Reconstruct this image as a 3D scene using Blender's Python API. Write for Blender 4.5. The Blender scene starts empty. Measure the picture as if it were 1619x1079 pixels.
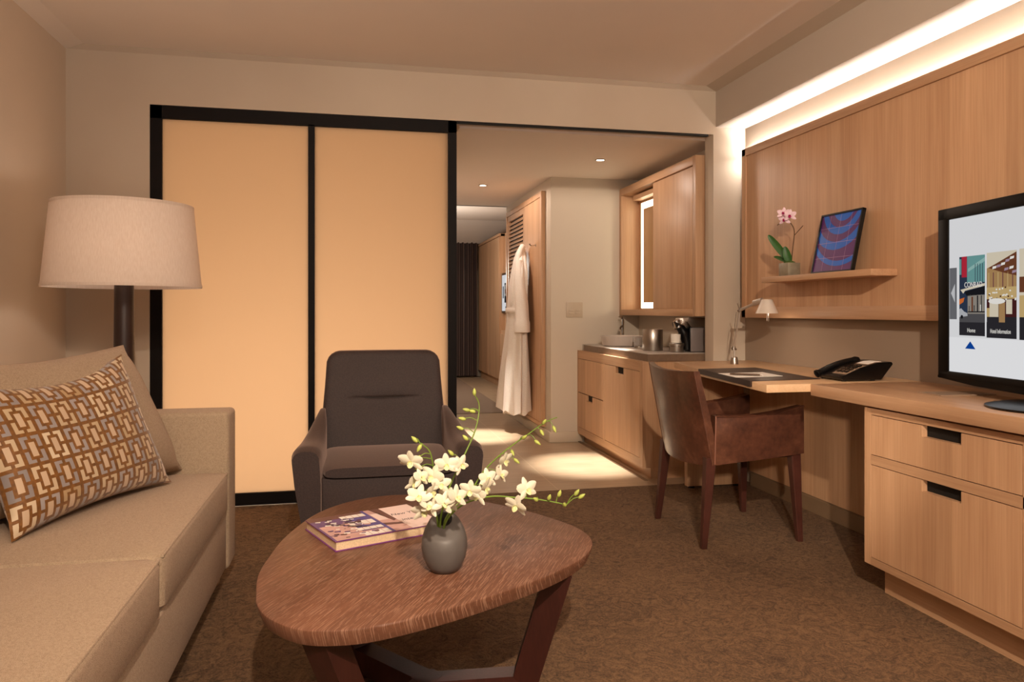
import bpy, bmesh, math, random
from mathutils import Vector, Matrix
random.seed(7)
C = bpy.context.scene.collection
SC = bpy.context.scene
R = math.radians

# ------------------------------------------------------------------ camera, world, exposure
cam = bpy.data.objects.new('camera', bpy.data.cameras.new('camera'))
C.objects.link(cam)
cam.location = (0, 0, 1.05)
cam.rotation_euler = (R(90), 0, R(-12.0))
cam.data.sensor_width = 36
cam.data.lens = 1174 / 1619 * 36
cam.data.shift_y = -0.02934
cam.data.clip_start = 0.02
SC.camera = cam
w = bpy.data.worlds.new('world'); SC.world = w; w.use_nodes = True
w.node_tree.nodes['Background'].inputs[0].default_value = (.02, .018, .016, 1)
w.node_tree.nodes['Background'].inputs[1].default_value = 0.5
SC.view_settings.view_transform = 'Standard'
SC.view_settings.look = 'None'
SC.view_settings.exposure = 0.0
SC.view_settings.gamma = 1.0
SC.view_settings.use_curve_mapping = False
SC.cycles.use_denoising = True
SC.cycles.max_bounces = 8
SC.cycles.diffuse_bounces = 4
SC.cycles.sample_clamp_indirect = 4.0
SC.cycles.caustics_reflective = False
SC.cycles.caustics_refractive = False

WARM = (1.0, .80, .61)
def light(name, kind, loc, energy, color=WARM, to=None, size=.1, size_y=None, angle=60, blend=.5, parent=None):
    d = bpy.data.lights.new(name, kind)
    d.energy = energy; d.color = color
    if kind == 'AREA':
        d.size = size
        if size_y: d.shape = 'RECTANGLE'; d.size_y = size_y
    else:
        d.shadow_soft_size = size
    if kind == 'SPOT':
        d.spot_size = R(angle); d.spot_blend = blend
    o = bpy.data.objects.new(name, d); C.objects.link(o)
    o.location = loc
    if to is not None:
        o.rotation_euler = (Vector(to) - Vector(loc)).to_track_quat('-Z', 'Y').to_euler()
    return o

# added fills, ceiling spots inferred from cast shadows, and the lamps beyond the door
light('rear_fill_light', 'AREA', (.45, -2.45, 1.30), 14, (1, .86, .73), (.45, 3, 1.0), 2.8, 1.8)  # added soft fill from behind the camera
light('room_spot_light', 'SPOT', (.15, -.75, 2.40), 465, WARM, (1.6, 2.6, .55), .03, angle=92, blend=.9)
light('room_spot_light', 'SPOT', (1.55, -.9, 2.40), 60, WARM, (1.3, 2.4, 0), .06, angle=75, blend=.8)
light('room_spot_light', 'SPOT', (.20, -.15, 1.30), 260, WARM, (2.02, 3.25, .38), .05, angle=19, blend=.7)  # unseen flash by the camera, aimed to brighten the area under the desk
light('room_spot_light', 'SPOT', (.70, -.90, 2.40), 230, WARM, (-1.25, 2.7, .95), .30, angle=72, blend=.9)  # added spot, no known lamp: brightens the left wall, shade and sofa
light('ceiling_fill_light', 'SPOT', (-.80, -.20, 1.20), 200, (1, .86, .74), (-.55, .15, 2.4), .10, angle=150, blend=.7)  # added upward fill, no known lamp: brightens the left of the ceiling
light('hall_lamp_light', 'SPOT', (1.70, 5.00, 2.10), 640, (1, .91, .78), (1.57, 4.86, 0), .02, angle=27, blend=.9)
light('hall_lamp_light', 'SPOT', (1.07, 6.22, 2.10), 640, (1, .91, .78), (1.02, 6.14, 0), .02, angle=25, blend=.9)
light('hall_lamp_glow', 'SPOT', (1.70, 5.00, 2.09), 8.5, (1, .81, .67), (1.70, 5.0, 0), .06, angle=179, blend=.2)
light('hall_lamp_glow', 'SPOT', (1.07, 6.22, 2.09), 21, (1, .81, .67), (1.07, 6.22, 0), .06, angle=179, blend=.2)
light('bedroom_fill_light', 'POINT', (.9, 9.3, 1.55), 42, (1, .88, .76), size=.15)  # added fill, no lamp known here: brightens the bedroom and its ceiling
light('bathroom_lamp_light', 'AREA', (-.30, 6.05, .35), 34, (1, .745, .53), (-.30, 4.2, .45), 1.7, .5)

# ------------------------------------------------------------------ material helpers
def lin(r, g, b):
    f = lambda c: (c / 255 / 12.92) if c / 255 <= .04045 else ((c / 255 + .055) / 1.055) ** 2.4
    return (f(r), f(g), f(b), 1)

class G:
    """small node-graph writer"""
    def __init__(s, name):
        s.m = bpy.data.materials.new(name); s.m.use_nodes = True
        s.t = s.m.node_tree; s.t.nodes.clear()
        s.out = s.t.nodes.new('ShaderNodeOutputMaterial')
    def n(s, typ, props=None, **ins):
        nd = s.t.nodes.new(typ)
        for k, v in (props or {}).items(): setattr(nd, k, v)
        for k, v in ins.items(): s.set(nd, k.replace('_', ' '), v)
        return nd
    def set(s, nd, k, v):
        sock = nd.inputs[int(k)] if k.isdigit() else nd.inputs[k]
        if isinstance(v, bpy.types.NodeSocket): s.t.links.new(v, sock)
        else: sock.default_value = v
    def math(s, op, a, b=0.0, c=None):
        nd = s.t.nodes.new('ShaderNodeMath'); nd.operation = op
        s.set(nd, '0', a); s.set(nd, '1', b)
        if c is not None: s.set(nd, '2', c)
        return nd.outputs[0]
    def obj(s): return s.n('ShaderNodeTexCoord').outputs['Object']
    def uv(s): return s.n('ShaderNodeTexCoord').outputs['UV']
    def mapping(s, vec, scale=(1, 1, 1), rot=(0, 0, 0), loc=(0, 0, 0)):
        nd = s.n('ShaderNodeMapping', Vector=vec)
        nd.inputs['Scale'].default_value = scale; nd.inputs['Rotation'].default_value = rot; nd.inputs['Location'].default_value = loc
        return nd.outputs[0]
    def noise(s, vec, scale=5.0, detail=3.0, rough=.5, dist=0.0):
        nd = s.n('ShaderNodeTexNoise', Vector=vec, Scale=scale, Detail=detail, Roughness=rough, Distortion=dist)
        return nd.outputs['Fac']
    def ramp(s, fac, stops):
        nd = s.n('ShaderNodeValToRGB', Fac=fac)
        e = nd.color_ramp.elements
        e[0].position, e[0].color = stops[0]; e[1].position, e[1].color = stops[-1]
        for p, c in stops[1:-1]:
            x = e.new(p); x.color = c
        return nd.outputs['Color']
    def mix(s, fac, a, b, mode='MIX'):
        nd = s.t.nodes.new('ShaderNodeMix'); nd.data_type = 'RGBA'; nd.blend_type = mode
        for i, v in ((0, fac), (6, a), (7, b)):
            if isinstance(v, bpy.types.NodeSocket): s.t.links.new(v, nd.inputs[i])
            else: nd.inputs[i].default_value = v
        return nd.outputs[2]
    def bump(s, h, strength=.3, dist=.01):
        return s.n('ShaderNodeBump', Height=h, Strength=strength, Distance=dist).outputs[0]
    def pbsdf(s, base, rough=.5, metal=0.0, normal=None, **kw):
        nd = s.t.nodes.new('ShaderNodeBsdfPrincipled')
        s.set(nd, 'Base Color', base); s.set(nd, 'Roughness', rough); s.set(nd, 'Metallic', metal)
        if normal is not None: s.set(nd, 'Normal', normal)
        for k, v in kw.items(): s.set(nd, k.replace('_', ' '), v)
        s.t.links.new(nd.outputs[0], s.out.inputs[0])
        return nd

def plain(name, col, rough=.5, metal=0.0, var=.06, scale=8.0, **kw):
    g = G(name)
    f = g.noise(g.obj(), scale, 3)
    d = tuple(c * (1 - var) for c in col[:3]) + (1,); l = tuple(min(1, c * (1 + var)) for c in col[:3]) + (1,)
    g.pbsdf(g.ramp(f, [(.3, d), (.7, l)]), rough, metal, **kw)
    return g.m

def emit(name, col, strength):
    g = G(name)
    nd = g.n('ShaderNodeEmission', Color=col, Strength=strength)
    g.t.links.new(nd.outputs[0], g.out.inputs[0])
    return g.m

AX = {'X': 0, 'Y': 1, 'Z': 2}
def wood(name, dark, light_, grain='Z', across='Y', strip=.11, rough=.42, rot=0.0, pores=None, var=.065):
    g = G(name)
    vec = g.obj()
    if rot: vec = g.mapping(vec, rot=(0, 0, -rot))
    sc = [1, 1, 1]
    for k in range(3): sc[k] = 46.0
    sc[AX[grain]] = 1.1
    v1 = g.mapping(vec, scale=tuple(sc))
    sc2 = [9.0] * 3; sc2[AX[grain]] = .5
    v2 = g.mapping(vec, scale=tuple(sc2))
    f1 = g.noise(v1, 3.0, 5, .6); f2 = g.noise(v2, 1.6, 3, .5, .6)
    sep = g.n('ShaderNodeSeparateXYZ', Vector=vec)
    cell = g.math('FLOOR', g.math('DIVIDE', sep.outputs[AX[across]], strip))
    wn = g.n('ShaderNodeTexWhiteNoise', {'noise_dimensions': '1D'}, W=cell).outputs['Value']
    f = g.math('ADD', g.math('MULTIPLY', f1, .45), g.math('MULTIPLY', f2, .55))
    col = g.ramp(f, [(.32, dark), (.66, light_)])
    tone = g.math('ADD', 1 - var, g.math('MULTIPLY', wn, 2 * var))
    comb = g.n('ShaderNodeCombineColor', Red=tone, Green=tone, Blue=tone).outputs[0]
    col = g.mix(1.0, col, comb, 'MULTIPLY')
    if pores is not None:
        sp = [310.0] * 3; sp[AX[grain]] = 13.0; sp[2] = 4.0
        p = g.noise(g.mapping(vec, scale=tuple(sp)), 1.4, 2, .5, .25)
        pf = g.math('MULTIPLY', g.math('GREATER_THAN', p, .575), .42)
        col = g.mix(pf, col, pores)
    g.pbsdf(col, rough, normal=g.bump(f1, .12, .002))
    return g.m

def fabric(name, c1, c2, scale=420.0, rough=.9, sheen=.2, bump=.35):
    g = G(name); v = g.obj()
    wv = g.n('ShaderNodeTexVoronoi', Vector=v, Scale=scale).outputs['Distance']
    nz = g.noise(v, 170, 3)
    f = g.math('ADD', g.math('MULTIPLY', wv, .5), g.math('MULTIPLY', nz, .5))
    g.pbsdf(g.ramp(f, [(.25, c1), (.6, c2)]), rough, normal=g.bump(wv, bump, .002), Sheen_Weight=sheen, Sheen_Tint=(1, .72, .62, 1))
    return g.m

M = {}
g = G('wall_paint'); f = g.noise(g.obj(), 2.2, 3)
g.pbsdf(g.ramp(f, [(.3, lin(194, 178, 160)), (.7, lin(200, 185, 167))]), .85); M['wall'] = g.m
M['hallwall'] = plain('hall_wall_paint', lin(210, 198, 182), .8, var=.02, scale=2)
M['ceiling'] = plain('ceiling_paint', lin(240, 229, 218), .9, var=.015, scale=2)
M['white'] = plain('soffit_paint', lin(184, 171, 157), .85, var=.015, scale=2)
OD, OL = lin(182, 140, 106), lin(208, 168, 132)
M['oak_v'] = wood('oak_vertical_grain', OD, OL, 'Z', 'Y', .13)
M['oak_vx'] = wood('oak_vertical_grain_end', OD, OL, 'Z', 'X', .13)
M['oak_y'] = wood('oak_long_grain', OD, OL, 'Y', 'X', .16)
M['oak_x'] = wood('oak_cross_grain', OD, OL, 'X', 'Y', .16)
M['desk_top'] = wood('oak_desk_top', lin(200, 160, 122), lin(220, 184, 146), 'Y', 'X', .16, .35)
M['walnut'] = wood('cerused_brown_oak', lin(94, 60, 44), lin(120, 80, 60), 'X', 'Y', .13, .40, rot=R(62), pores=lin(172, 134, 112), var=.14)
M['mahogany'] = wood('dark_red_timber', lin(48, 22, 18), lin(68, 32, 26), 'Z', 'X', .3, .38)
M['lamp_wood'] = wood('dark_lamp_wood', lin(36, 22, 20), lin(54, 34, 28), 'Z', 'X', .3, .4)
M['leg_wood'] = wood('light_leg_wood', lin(150, 100, 60), lin(180, 130, 85), 'Z', 'X', .3, .5)
M['sofa'] = fabric('sofa_linen', lin(140, 119, 97), lin(178, 157, 132), 520, .9, .2, .5)
M['velvet'] = fabric('plum_brown_velvet', lin(34, 22, 21), lin(50, 35, 33), 160, .7, .30, .15)
M['leather'] = None
g = G('oxblood_leather'); v = g.obj()
f = g.math('ADD', g.math('MULTIPLY', g.noise(v, 7, 4, .6), .6), g.math('MULTIPLY', g.noise(v, 45, 3), .4))
g.pbsdf(g.ramp(f, [(.32, lin(58, 33, 25)), (.55, lin(88, 53, 39)), (.75, lin(116, 78, 58))]), .30, normal=g.bump(g.noise(v, 260, 2), .06, .001), Coat_Weight=.3, Coat_Roughness=.2); M['leather'] = g.m
M['leather_leg'] = plain('dark_leg_leather', lin(70, 38, 31), .32, var=.15, scale=14)
M['stitch'] = plain('leather_stitching', lin(116, 72, 54), .5)
M['black'] = plain('black_frame', lin(16, 10, 9), .6, Specular_IOR_Level=.15)
M['plastic'] = plain('black_plastic', lin(12, 10, 10), .30, Specular_IOR_Level=.3)
M['bezel'] = plain('bezel_black', lin(9, 8, 8), .45, Specular_IOR_Level=.12)
M['dark'] = plain('dark_recess', lin(10, 7, 6), .8)
M['chrome'] = plain('chrome', lin(205, 200, 195), .12, 1.0)
M['steel'] = plain('brushed_steel', lin(176, 168, 160), .30, 1.0)
M['alu'] = plain('satin_aluminium', lin(200, 192, 184), .35, .7)
M['grey_box'] = plain('grey_plastic', lin(128, 118, 116), .4)
M['ceramic'] = plain('grey_ceramic', lin(205, 194, 186), .3)
M['white_china'] = plain('white_china', lin(244, 240, 232), .3)
M['stone'] = plain('grey_stone', lin(176, 166, 158), .32, var=.1, scale=60)
M['stone_edge'] = plain('brown_stone_edge', lin(120, 98, 80), .4, var=.08, scale=40)
M['switch'] = plain('taupe_plate', lin(192, 176, 156), .4)
M['base'] = plain('taupe_skirting', lin(128, 104, 80), .5, var=.03)
M['base_white'] = plain('white_skirting', lin(206, 192, 172), .5, var=.03)
M['vase'] = plain('charcoal_ceramic', lin(92, 87, 84), .5, var=.05, scale=30)
M['robe'] = fabric('white_towelling', lin(226, 216, 206), lin(246, 240, 234), 300, .95, .3, .5)
M['curtain'] = fabric('dark_plum_curtain', lin(24, 16, 18), lin(40, 30, 31), 200, .42, .5, .1)
M['paper'] = plain('white_paper', lin(246, 242, 236), .7, var=.01)
M['desk_leather'] = plain('dark_brown_leather', lin(52, 36, 30), .42, var=.1, scale=120)
M['pen'] = plain('bronze_pen', lin(92, 74, 62), .35, .6)
M['card'] = plain('grey_card', lin(150, 126, 106), .4)
M['pot'] = plain('zinc_pot', lin(150, 142, 124), .45, .3, var=.12, scale=40)
M['soil'] = plain('moss', lin(70, 92, 34), .9, var=.3, scale=80)
M['leaf'] = plain('orchid_leaf', lin(44, 92, 34), .4, var=.2, scale=20)
M['stem'] = plain('green_stem', lin(110, 138, 48), .5, var=.1)
M['stem_brown'] = plain('brown_stem', lin(104, 74, 44), .6, var=.15)
M['bud'] = plain('green_bud', lin(176, 188, 92), .5, var=.15, scale=60)
M['petal'] = plain('white_petal', lin(228, 222, 200), .55, var=.03, scale=60, Subsurface_Weight=.0)
M['lip'] = plain('yellow_green_lip', lin(226, 224, 166), .5, var=.08, scale=60)
M['pink'] = plain('pink_petal', lin(248, 218, 232), .5, var=.1, scale=60)
M['magenta'] = plain('magenta_lip', lin(168, 18, 92), .5)
M['mirror'] = plain('mirror_glass', lin(190, 180, 160), .04, 1.0, var=0)
M['led'] = emit('led_strip', (1, .94, .87, 1), 175)
M['mirror_led'] = emit('mirror_led', (1, .84, .58, 1), 6)
M['lens'] = emit('lamp_lens', (1, .90, .74, 1), 14)
M['bulb'] = emit('bulb_glow', (1, .72, .40, 1), 5)

g = G('carpet'); v = g.obj()
n1 = g.noise(v, 160, 3, .7); n2 = g.noise(v, 16, 3, .6, 3.2); n3 = g.noise(v, 2.0, 2)
f = g.math('ADD', g.math('MULTIPLY', n1, .42), g.math('ADD', g.math('MULTIPLY', n2, .45), g.math('MULTIPLY', n3, .13)))
g.pbsdf(g.ramp(f, [(.38, lin(70, 50, 34)), (.62, lin(136, 104, 73))]), .95, normal=g.bump(f, .9, .012)); M['carpet'] = g.m
M['rug'] = fabric('grey_brown_carpet', lin(108, 92, 76), lin(132, 114, 96), 300)
g = G('travertine_tile'); v = g.obj()
f = g.math('ADD', g.math('MULTIPLY', g.noise(g.mapping(v, scale=(2, 26, 2)), 1.4, 4, .6, .4), .6), g.math('MULTIPLY', g.noise(v, 5, 3), .4))
sep = g.n('ShaderNodeSeparateXYZ', Vector=v)
def joint(sock, off, per, wd):
    fr = g.math('FRACT', g.math('DIVIDE', g.math('SUBTRACT', sock, off), per))
    return g.math('LESS_THAN', fr, wd / per)
jx = joint(sep.outputs[0], 1.17 - 6, 0.60, .004); jy = joint(sep.outputs[1], 4.2, 1.2, .004)
col = g.ramp(f, [(.3, lin(162, 138, 112)), (.7, lin(192, 170, 144))])
col = g.mix(g.math('MULTIPLY', g.math('MAXIMUM', jx, jy), .55), col, lin(226, 206, 176))
g.pbsdf(col, .34); M['tile'] = g.m

g = G('frosted_glass')
tr = g.n('ShaderNodeBsdfTranslucent', Color=(.92, .80, .66, 1))
df = g.n('ShaderNodeBsdfDiffuse', Color=(.55, .45, .36, 1))
mx = g.n('ShaderNodeMixShader', Fac=.14)
g.t.links.new(tr.outputs[0], mx.inputs[1]); g.t.links.new(df.outputs[0], mx.inputs[2]); g.t.links.new(mx.outputs[0], g.out.inputs[0]); M['frost'] = g.m
g = G('lamp_shade_fabric'); v = g.obj()
nz = g.noise(g.mapping(v, scale=(300, 300, 30)), 1, 2)
c = g.ramp(nz, [(.3, lin(240, 226, 214)), (.7, lin(250, 238, 228))])
tr = g.n('ShaderNodeBsdfTranslucent', Color=c); df = g.n('ShaderNodeBsdfDiffuse', Color=c)
mx = g.n('ShaderNodeMixShader', Fac=.68)
g.t.links.new(tr.outputs[0], mx.inputs[1]); g.t.links.new(df.outputs[0], mx.inputs[2]); g.t.links.new(mx.outputs[0], g.out.inputs[0]); M['shade'] = g.m; 

# geometric brocade of the pillow: four corner brackets round a small bar in every cell
g = G('brocade_pillow'); uv = g.n('ShaderNodeSeparateXYZ', Vector=g.uv())
cu = g.math('MULTIPLY', uv.outputs[0], 9.0); cv = g.math('MULTIPLY', uv.outputs[1], 5.0)
du = g.math('ABSOLUTE', g.math('SUBTRACT', g.math('FRACT', cu), .5)); dv = g.math('ABSOLUTE', g.math('SUBTRACT', g.math('FRACT', cv), .5))
def inbox(a, b): return g.math('MULTIPLY', g.math('LESS_THAN', du, a), g.math('LESS_THAN', dv, b))
bar = inbox(.125, .235)
ring = g.math('MULTIPLY', inbox(.415, .44), g.math('SUBTRACT', 1.0, inbox(.245, .335)))
gaps = g.math('MULTIPLY', g.math('GREATER_THAN', du, .07), g.math('GREATER_THAN', dv, .055))
ring = g.math('MULTIPLY', ring, gaps)
par = g.math('MODULO', g.math('ADD', g.math('FLOOR', cu), g.math('MULTIPLY', g.math('FLOOR', cv), 1.0)), 2.0)
wn = g.n('ShaderNodeTexWhiteNoise', {'noise_dimensions': '2D'}, Vector=g.n('ShaderNodeCombineXYZ', X=g.math('FLOOR', cu), Y=g.math('FLOOR', cv)).outputs[0]).outputs['Value']
brk = g.mix(par, g.mix(wn, lin(176, 146, 104), lin(222, 204, 176)), g.mix(wn, lin(136, 128, 128), lin(166, 158, 158)))
fuzz = g.noise(g.obj(), 90, 3)
bg = g.ramp(fuzz, [(.3, lin(104, 64, 12)), (.7, lin(138, 88, 24))])
col = g.mix(bar, g.mix(ring, bg, brk), lin(206, 180, 152))
g.pbsdf(col, .6, normal=g.bump(g.math('MAXIMUM', bar, ring), -.3, .004), Sheen_Weight=.3); M['pillow'] = g.m

# ------------------------------------------------------------------ object helpers
MW = {}
def thing(name, label=None, cat=None, loc=(0, 0, 0), rotz=0.0, group=None, kind=None):
    o = bpy.data.objects.new(name, None); C.objects.link(o)
    o.location = loc; o.rotation_euler = (0, 0, rotz); o.empty_display_size = .05
    MW[o] = Matrix.Translation(loc) @ Matrix.Rotation(rotz, 4, 'Z')
    tag(o, label, cat, group, kind)
    return o
def tag(o, label=None, cat=None, group=None, kind=None):
    if label: o['label'] = label
    if cat: o['category'] = cat
    if group: o['group'] = group
    if kind: o['kind'] = kind
    return o
def add(name, bm, mats, parent=None, local=False, smooth=35, kind=None, label=None, base=None):
    """link the bmesh as one object; world coordinates unless local"""
    me = bpy.data.meshes.new(name)
    mt = MW.get(parent, Matrix.Identity(4))
    if parent is None and base is not None:
        mt = Matrix.Translation(base)
    if not local: bm.transform(mt.inverted())
    bmesh.ops.recalc_face_normals(bm, faces=bm.faces)
    bm.to_mesh(me); bm.free()
    for m in (mats if isinstance(mats, (list, tuple)) else [mats]): me.materials.append(m)
    if smooth:
        for p in me.polygons: p.use_smooth = True
        me.set_sharp_from_angle(angle=R(smooth))
    o = bpy.data.objects.new(name, me); C.objects.link(o)
    if parent is not None: o.parent = parent; MW[o] = mt
    elif base is not None: o.location = base; MW[o] = mt
    else: MW[o] = Matrix.Identity(4)
    if kind: o['kind'] = kind
    if label: o['label'] = label
    return o
def B(): return bmesh.new()
def box(bm, x0, x1, y0, y1, z0, z1, bev=0.0, seg=2, mi=0):
    xs, ys, zs = sorted((x0, x1)), sorted((y0, y1)), sorted((z0, z1))
    vs = [bm.verts.new((x, y, z)) for z in zs for y in ys for x in xs]
    q = [(0, 2, 3, 1), (4, 5, 7, 6), (0, 1, 5, 4), (2, 6, 7, 3), (0, 4, 6, 2), (1, 3, 7, 5)]
    fs = [bm.faces.new([vs[i] for i in f]) for f in q]
    for f in fs: f.material_index = mi
    if bev > 0:
        es = list({e for f in fs for e in f.edges})
        bmesh.ops.bevel(bm, geom=es, offset=bev, segments=seg, profile=.5, affect='EDGES', clamp_overlap=True)
    return bm
def bx(*a, **k): return box(B(), *a, **k)
def prism(bm, pts, plane, a, b, bev=0.0, seg=2, mi=0):
    def P(u, v, h): return {'xy': (u, v, h), 'xz': (u, h, v), 'yz': (h, u, v)}[plane]
    v0 = [bm.verts.new(P(u, v, a)) for u, v in pts]; v1 = [bm.verts.new(P(u, v, b)) for u, v in pts]
    n = len(pts); fs = [bm.faces.new(v0[::-1]), bm.faces.new(v1)]
    fs += [bm.faces.new((v0[i], v0[(i + 1) % n], v1[(i + 1) % n], v1[i])) for i in range(n)]
    for f in fs: f.material_index = mi
    if bev > 0:
        es = list({e for f in fs for e in f.edges})
        bmesh.ops.bevel(bm, geom=es, offset=bev, segments=seg, profile=.5, affect='EDGES', clamp_overlap=True)
    return bm
def loft(bm, rings, cap=True, mi=0, closed=True):
    vr = [[bm.verts.new(p) for p in r] for r in rings]
    n = len(vr[0])
    for a, b in zip(vr, vr[1:]):
        for i in range(n if closed else n - 1):
            f = bm.faces.new((a[i], a[(i + 1) % n], b[(i + 1) % n], b[i])); f.material_index = mi
    if cap:
        for r in (vr[0][::-1], vr[-1]):
            f = bm.faces.new(r); f.material_index = mi
    return bm
def tube(bm, pts, rad, n=10, mi=0, cap=True):
    pts = [Vector(p) for p in pts]
    if not isinstance(rad, (list, tuple)): rad = [rad] * len(pts)
    rings = []; prev = None
    for i, p in enumerate(pts):
        t = (pts[min(i + 1, len(pts) - 1)] - pts[max(i - 1, 0)]).normalized()
        if prev is None:
            a = Vector((0, 0, 1)) if abs(t.z) < .9 else Vector((1, 0, 0)); u = t.cross(a).normalized()
        else:
            u = (prev - t * prev.dot(t)).normalized()
        prev = u; v = t.cross(u)
        rings.append([p + (u * math.cos(2 * math.pi * k / n) + v * math.sin(2 * math.pi * k / n)) * rad[i] for k in range(n)])
    return loft(bm, rings, cap, mi)
def lathe(bm, prof, cx=0, cy=0, n=36, cap=True, mi=0):
    return loft(bm, [[(cx + r * math.cos(2 * math.pi * k / n), cy + r * math.sin(2 * math.pi * k / n), z) for k in range(n)] for r, z in prof], cap, mi)
def smooth_pts(pts, n=6, closed=False):
    pts = [Vector(p) for p in pts]; out = []; m = len(pts)
    for i in range(m if closed else m - 1):
        g4 = [pts[(i + k) % m] if closed else pts[min(max(i + k, 0), m - 1)] for k in (-1, 0, 1, 2)]
        for k in range(n):
            t = k / n
            out.append(.5 * ((2 * g4[1]) + (g4[2] - g4[0]) * t + (2 * g4[0] - 5 * g4[1] + 4 * g4[2] - g4[3]) * t * t + (3 * g4[1] - g4[0] - 3 * g4[2] + g4[3]) * t ** 3))
    if not closed: out.append(pts[-1])
    return out
def sell(cx, cy, rx, ry, n=40, p=2.0):
    """superellipse in 2D"""
    out = []
    for k in range(n):
        a = 2 * math.pi * k / n; c, s = math.cos(a), math.sin(a)
        out.append((cx + rx * math.copysign(abs(c) ** (2 / p), c), cy + ry * math.copysign(abs(s) ** (2 / p), s)))
    return out
def patch(bm, P, U, V, u0, v0, u1, v1, mi, up=None, poly=None, lift=0.0, N=None):
    """flat coloured area on a plane P + u*U + v*V"""
    pts = poly if poly else [(u0, v0), (u1, v0), (u1, v1), (u0, v1)]
    f = bm.faces.new([bm.verts.new(P + U * a + V * b + (N * lift if N else Vector())) for a, b in pts]); f.material_index = mi
def lettering(text, size, mats, parent, origin, U, V, name='lettering', align='CENTER', depth=.0006, xs=1.0, shear=0.0):
    cu = bpy.data.curves.new(name, 'FONT'); cu.body = text; cu.size = size; cu.align_x = align; cu.extrude = depth; cu.shear = shear
    o = bpy.data.objects.new(name, cu); C.objects.link(o)
    dg = bpy.context.evaluated_depsgraph_get()
    me = bpy.data.meshes.new_from_object(o.evaluated_get(dg))
    C.objects.unlink(o); bpy.data.objects.remove(o); bpy.data.curves.remove(cu)
    N = U.cross(V)
    mt = Matrix(((U.x * xs, V.x, N.x, origin[0]), (U.y * xs, V.y, N.y, origin[1]), (U.z * xs, V.z, N.z, origin[2]), (0, 0, 0, 1)))
    bm = B(); bm.from_mesh(me); bm.transform(mt)
    return add(name, bm, mats, parent, smooth=0)

# ------------------------------------------------------------------ the setting
XL, XR, YB, YF = -1.447, 2.37, 4.2, -2.6
add('floor', bx(XL - .1, XR + .1, YF - .1, YB, -.06, 0), M['carpet'], kind='structure', smooth=0)
add('floor_hall', bx(-1.5, 2.5, YB, 12.0, -.06, 0), M['tile'], kind='structure', smooth=0)
add('floor_bedroom', bx(-.6, 1.575, 7.5, 11.9, 0, .006), M['rug'], kind='structure', smooth=0)
add('floor_threshold', prism(B(), [(1.755, YB + .11), (1.775, YB + .11), (1.775, 5.72), (1.755, 5.72)], 'xy', 0, .006), M['base'], kind='structure')
# back wall with the sliding-door opening
b = B()
box(b, XL - .1, -1.048, YB, YB + .11, 0, 2.6); box(b, -1.048, 2.156, YB, YB + .11, 2.134, 2.6); box(b, 2.156, XR + .1, YB, YB + .11, 0, 2.6)
add('wall_back', b, M['wall'], kind='structure', smooth=0)
add('wall_left', bx(XL - .1, XL, YF, YB, 0, 2.6), plain('brightened_wall_paint', lin(218, 203, 186), .8, var=.02, scale=2), kind='structure', smooth=0)  # missing light on this wall is put into a paler colour
add('wall_right', bx(XR, XR + .1, YF, YB, 0, 2.6), plain('dimmed_wall_paint', lin(156, 138, 121), .85, var=.015, scale=2), kind='structure', smooth=0)  # the weaker light on this wall is put into a darker colour
b = B()
box(b, XL - .1, XR + .1, YF - .12, YF, 0, .35); box(b, XL - .1, XR + .1, YF - .12, YF, 2.3, 2.6)
box(b, XL - .1, -1.0, YF - .12, YF, .35, 2.3); box(b, 1.95, XR + .1, YF - .12, YF, .35, 2.3)
add('wall_front', b, plain('absorbing_wall_paint', lin(74, 60, 50), .8), kind='structure', smooth=0)  # unseen wall, coloured dark to soak up bounced light
b = B()
for x in (-1.0, .44, 1.89): box(b, x, x + .06, YF - .08, YF - .03, .35, 2.3)
box(b, -1, 1.95, YF - .08, YF - .03, .35, .41); box(b, -1, 1.95, YF - .08, YF - .03, 2.24, 2.3)
win = add('window_1', b, M['black'], kind='structure', smooth=0)
g = G('night_glass'); g.pbsdf(lin(30, 34, 44), .05); M['night'] = g.m
add('window_pane', bx(-.96, 1.9, YF - .065, YF - .055, .40, 2.25), M['night'], win, smooth=0)
# ceiling with its shallow bevelled margin
b = B()
zc, zo = 2.42, 2.397
inn = [(-1.357, YF), (2.095, YF), (2.095, 4.172), (-1.357, 4.172)]; out = [(XL, YF), (2.172, YF), (2.172, YB), (XL, YB)]
vi = [b.verts.new((x, y, zc)) for x, y in inn]; vo = [b.verts.new((x, y, zo if k != 2 else zo)) for k, (x, y) in enumerate(out)]
b.faces.new(vi)
for i in range(4): b.faces.new((vi[i], vi[(i + 1) % 4], vo[(i + 1) % 4], vo[i])).material_index = 1 if i in (1, 2) else 0
box(b, XL - .1, XR + .1, YF - .1, YB + .1, 2.46, 2.52)
add('ceiling', b, [M['ceiling'], M['wall']], kind='structure', smooth=0)
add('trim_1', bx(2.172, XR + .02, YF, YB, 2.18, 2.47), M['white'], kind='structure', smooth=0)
add('trim_2', bx(.571, 2.125, YB + .004, YB + .03, 2.122, 2.136), M['dark'], kind='structure', smooth=0)
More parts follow.
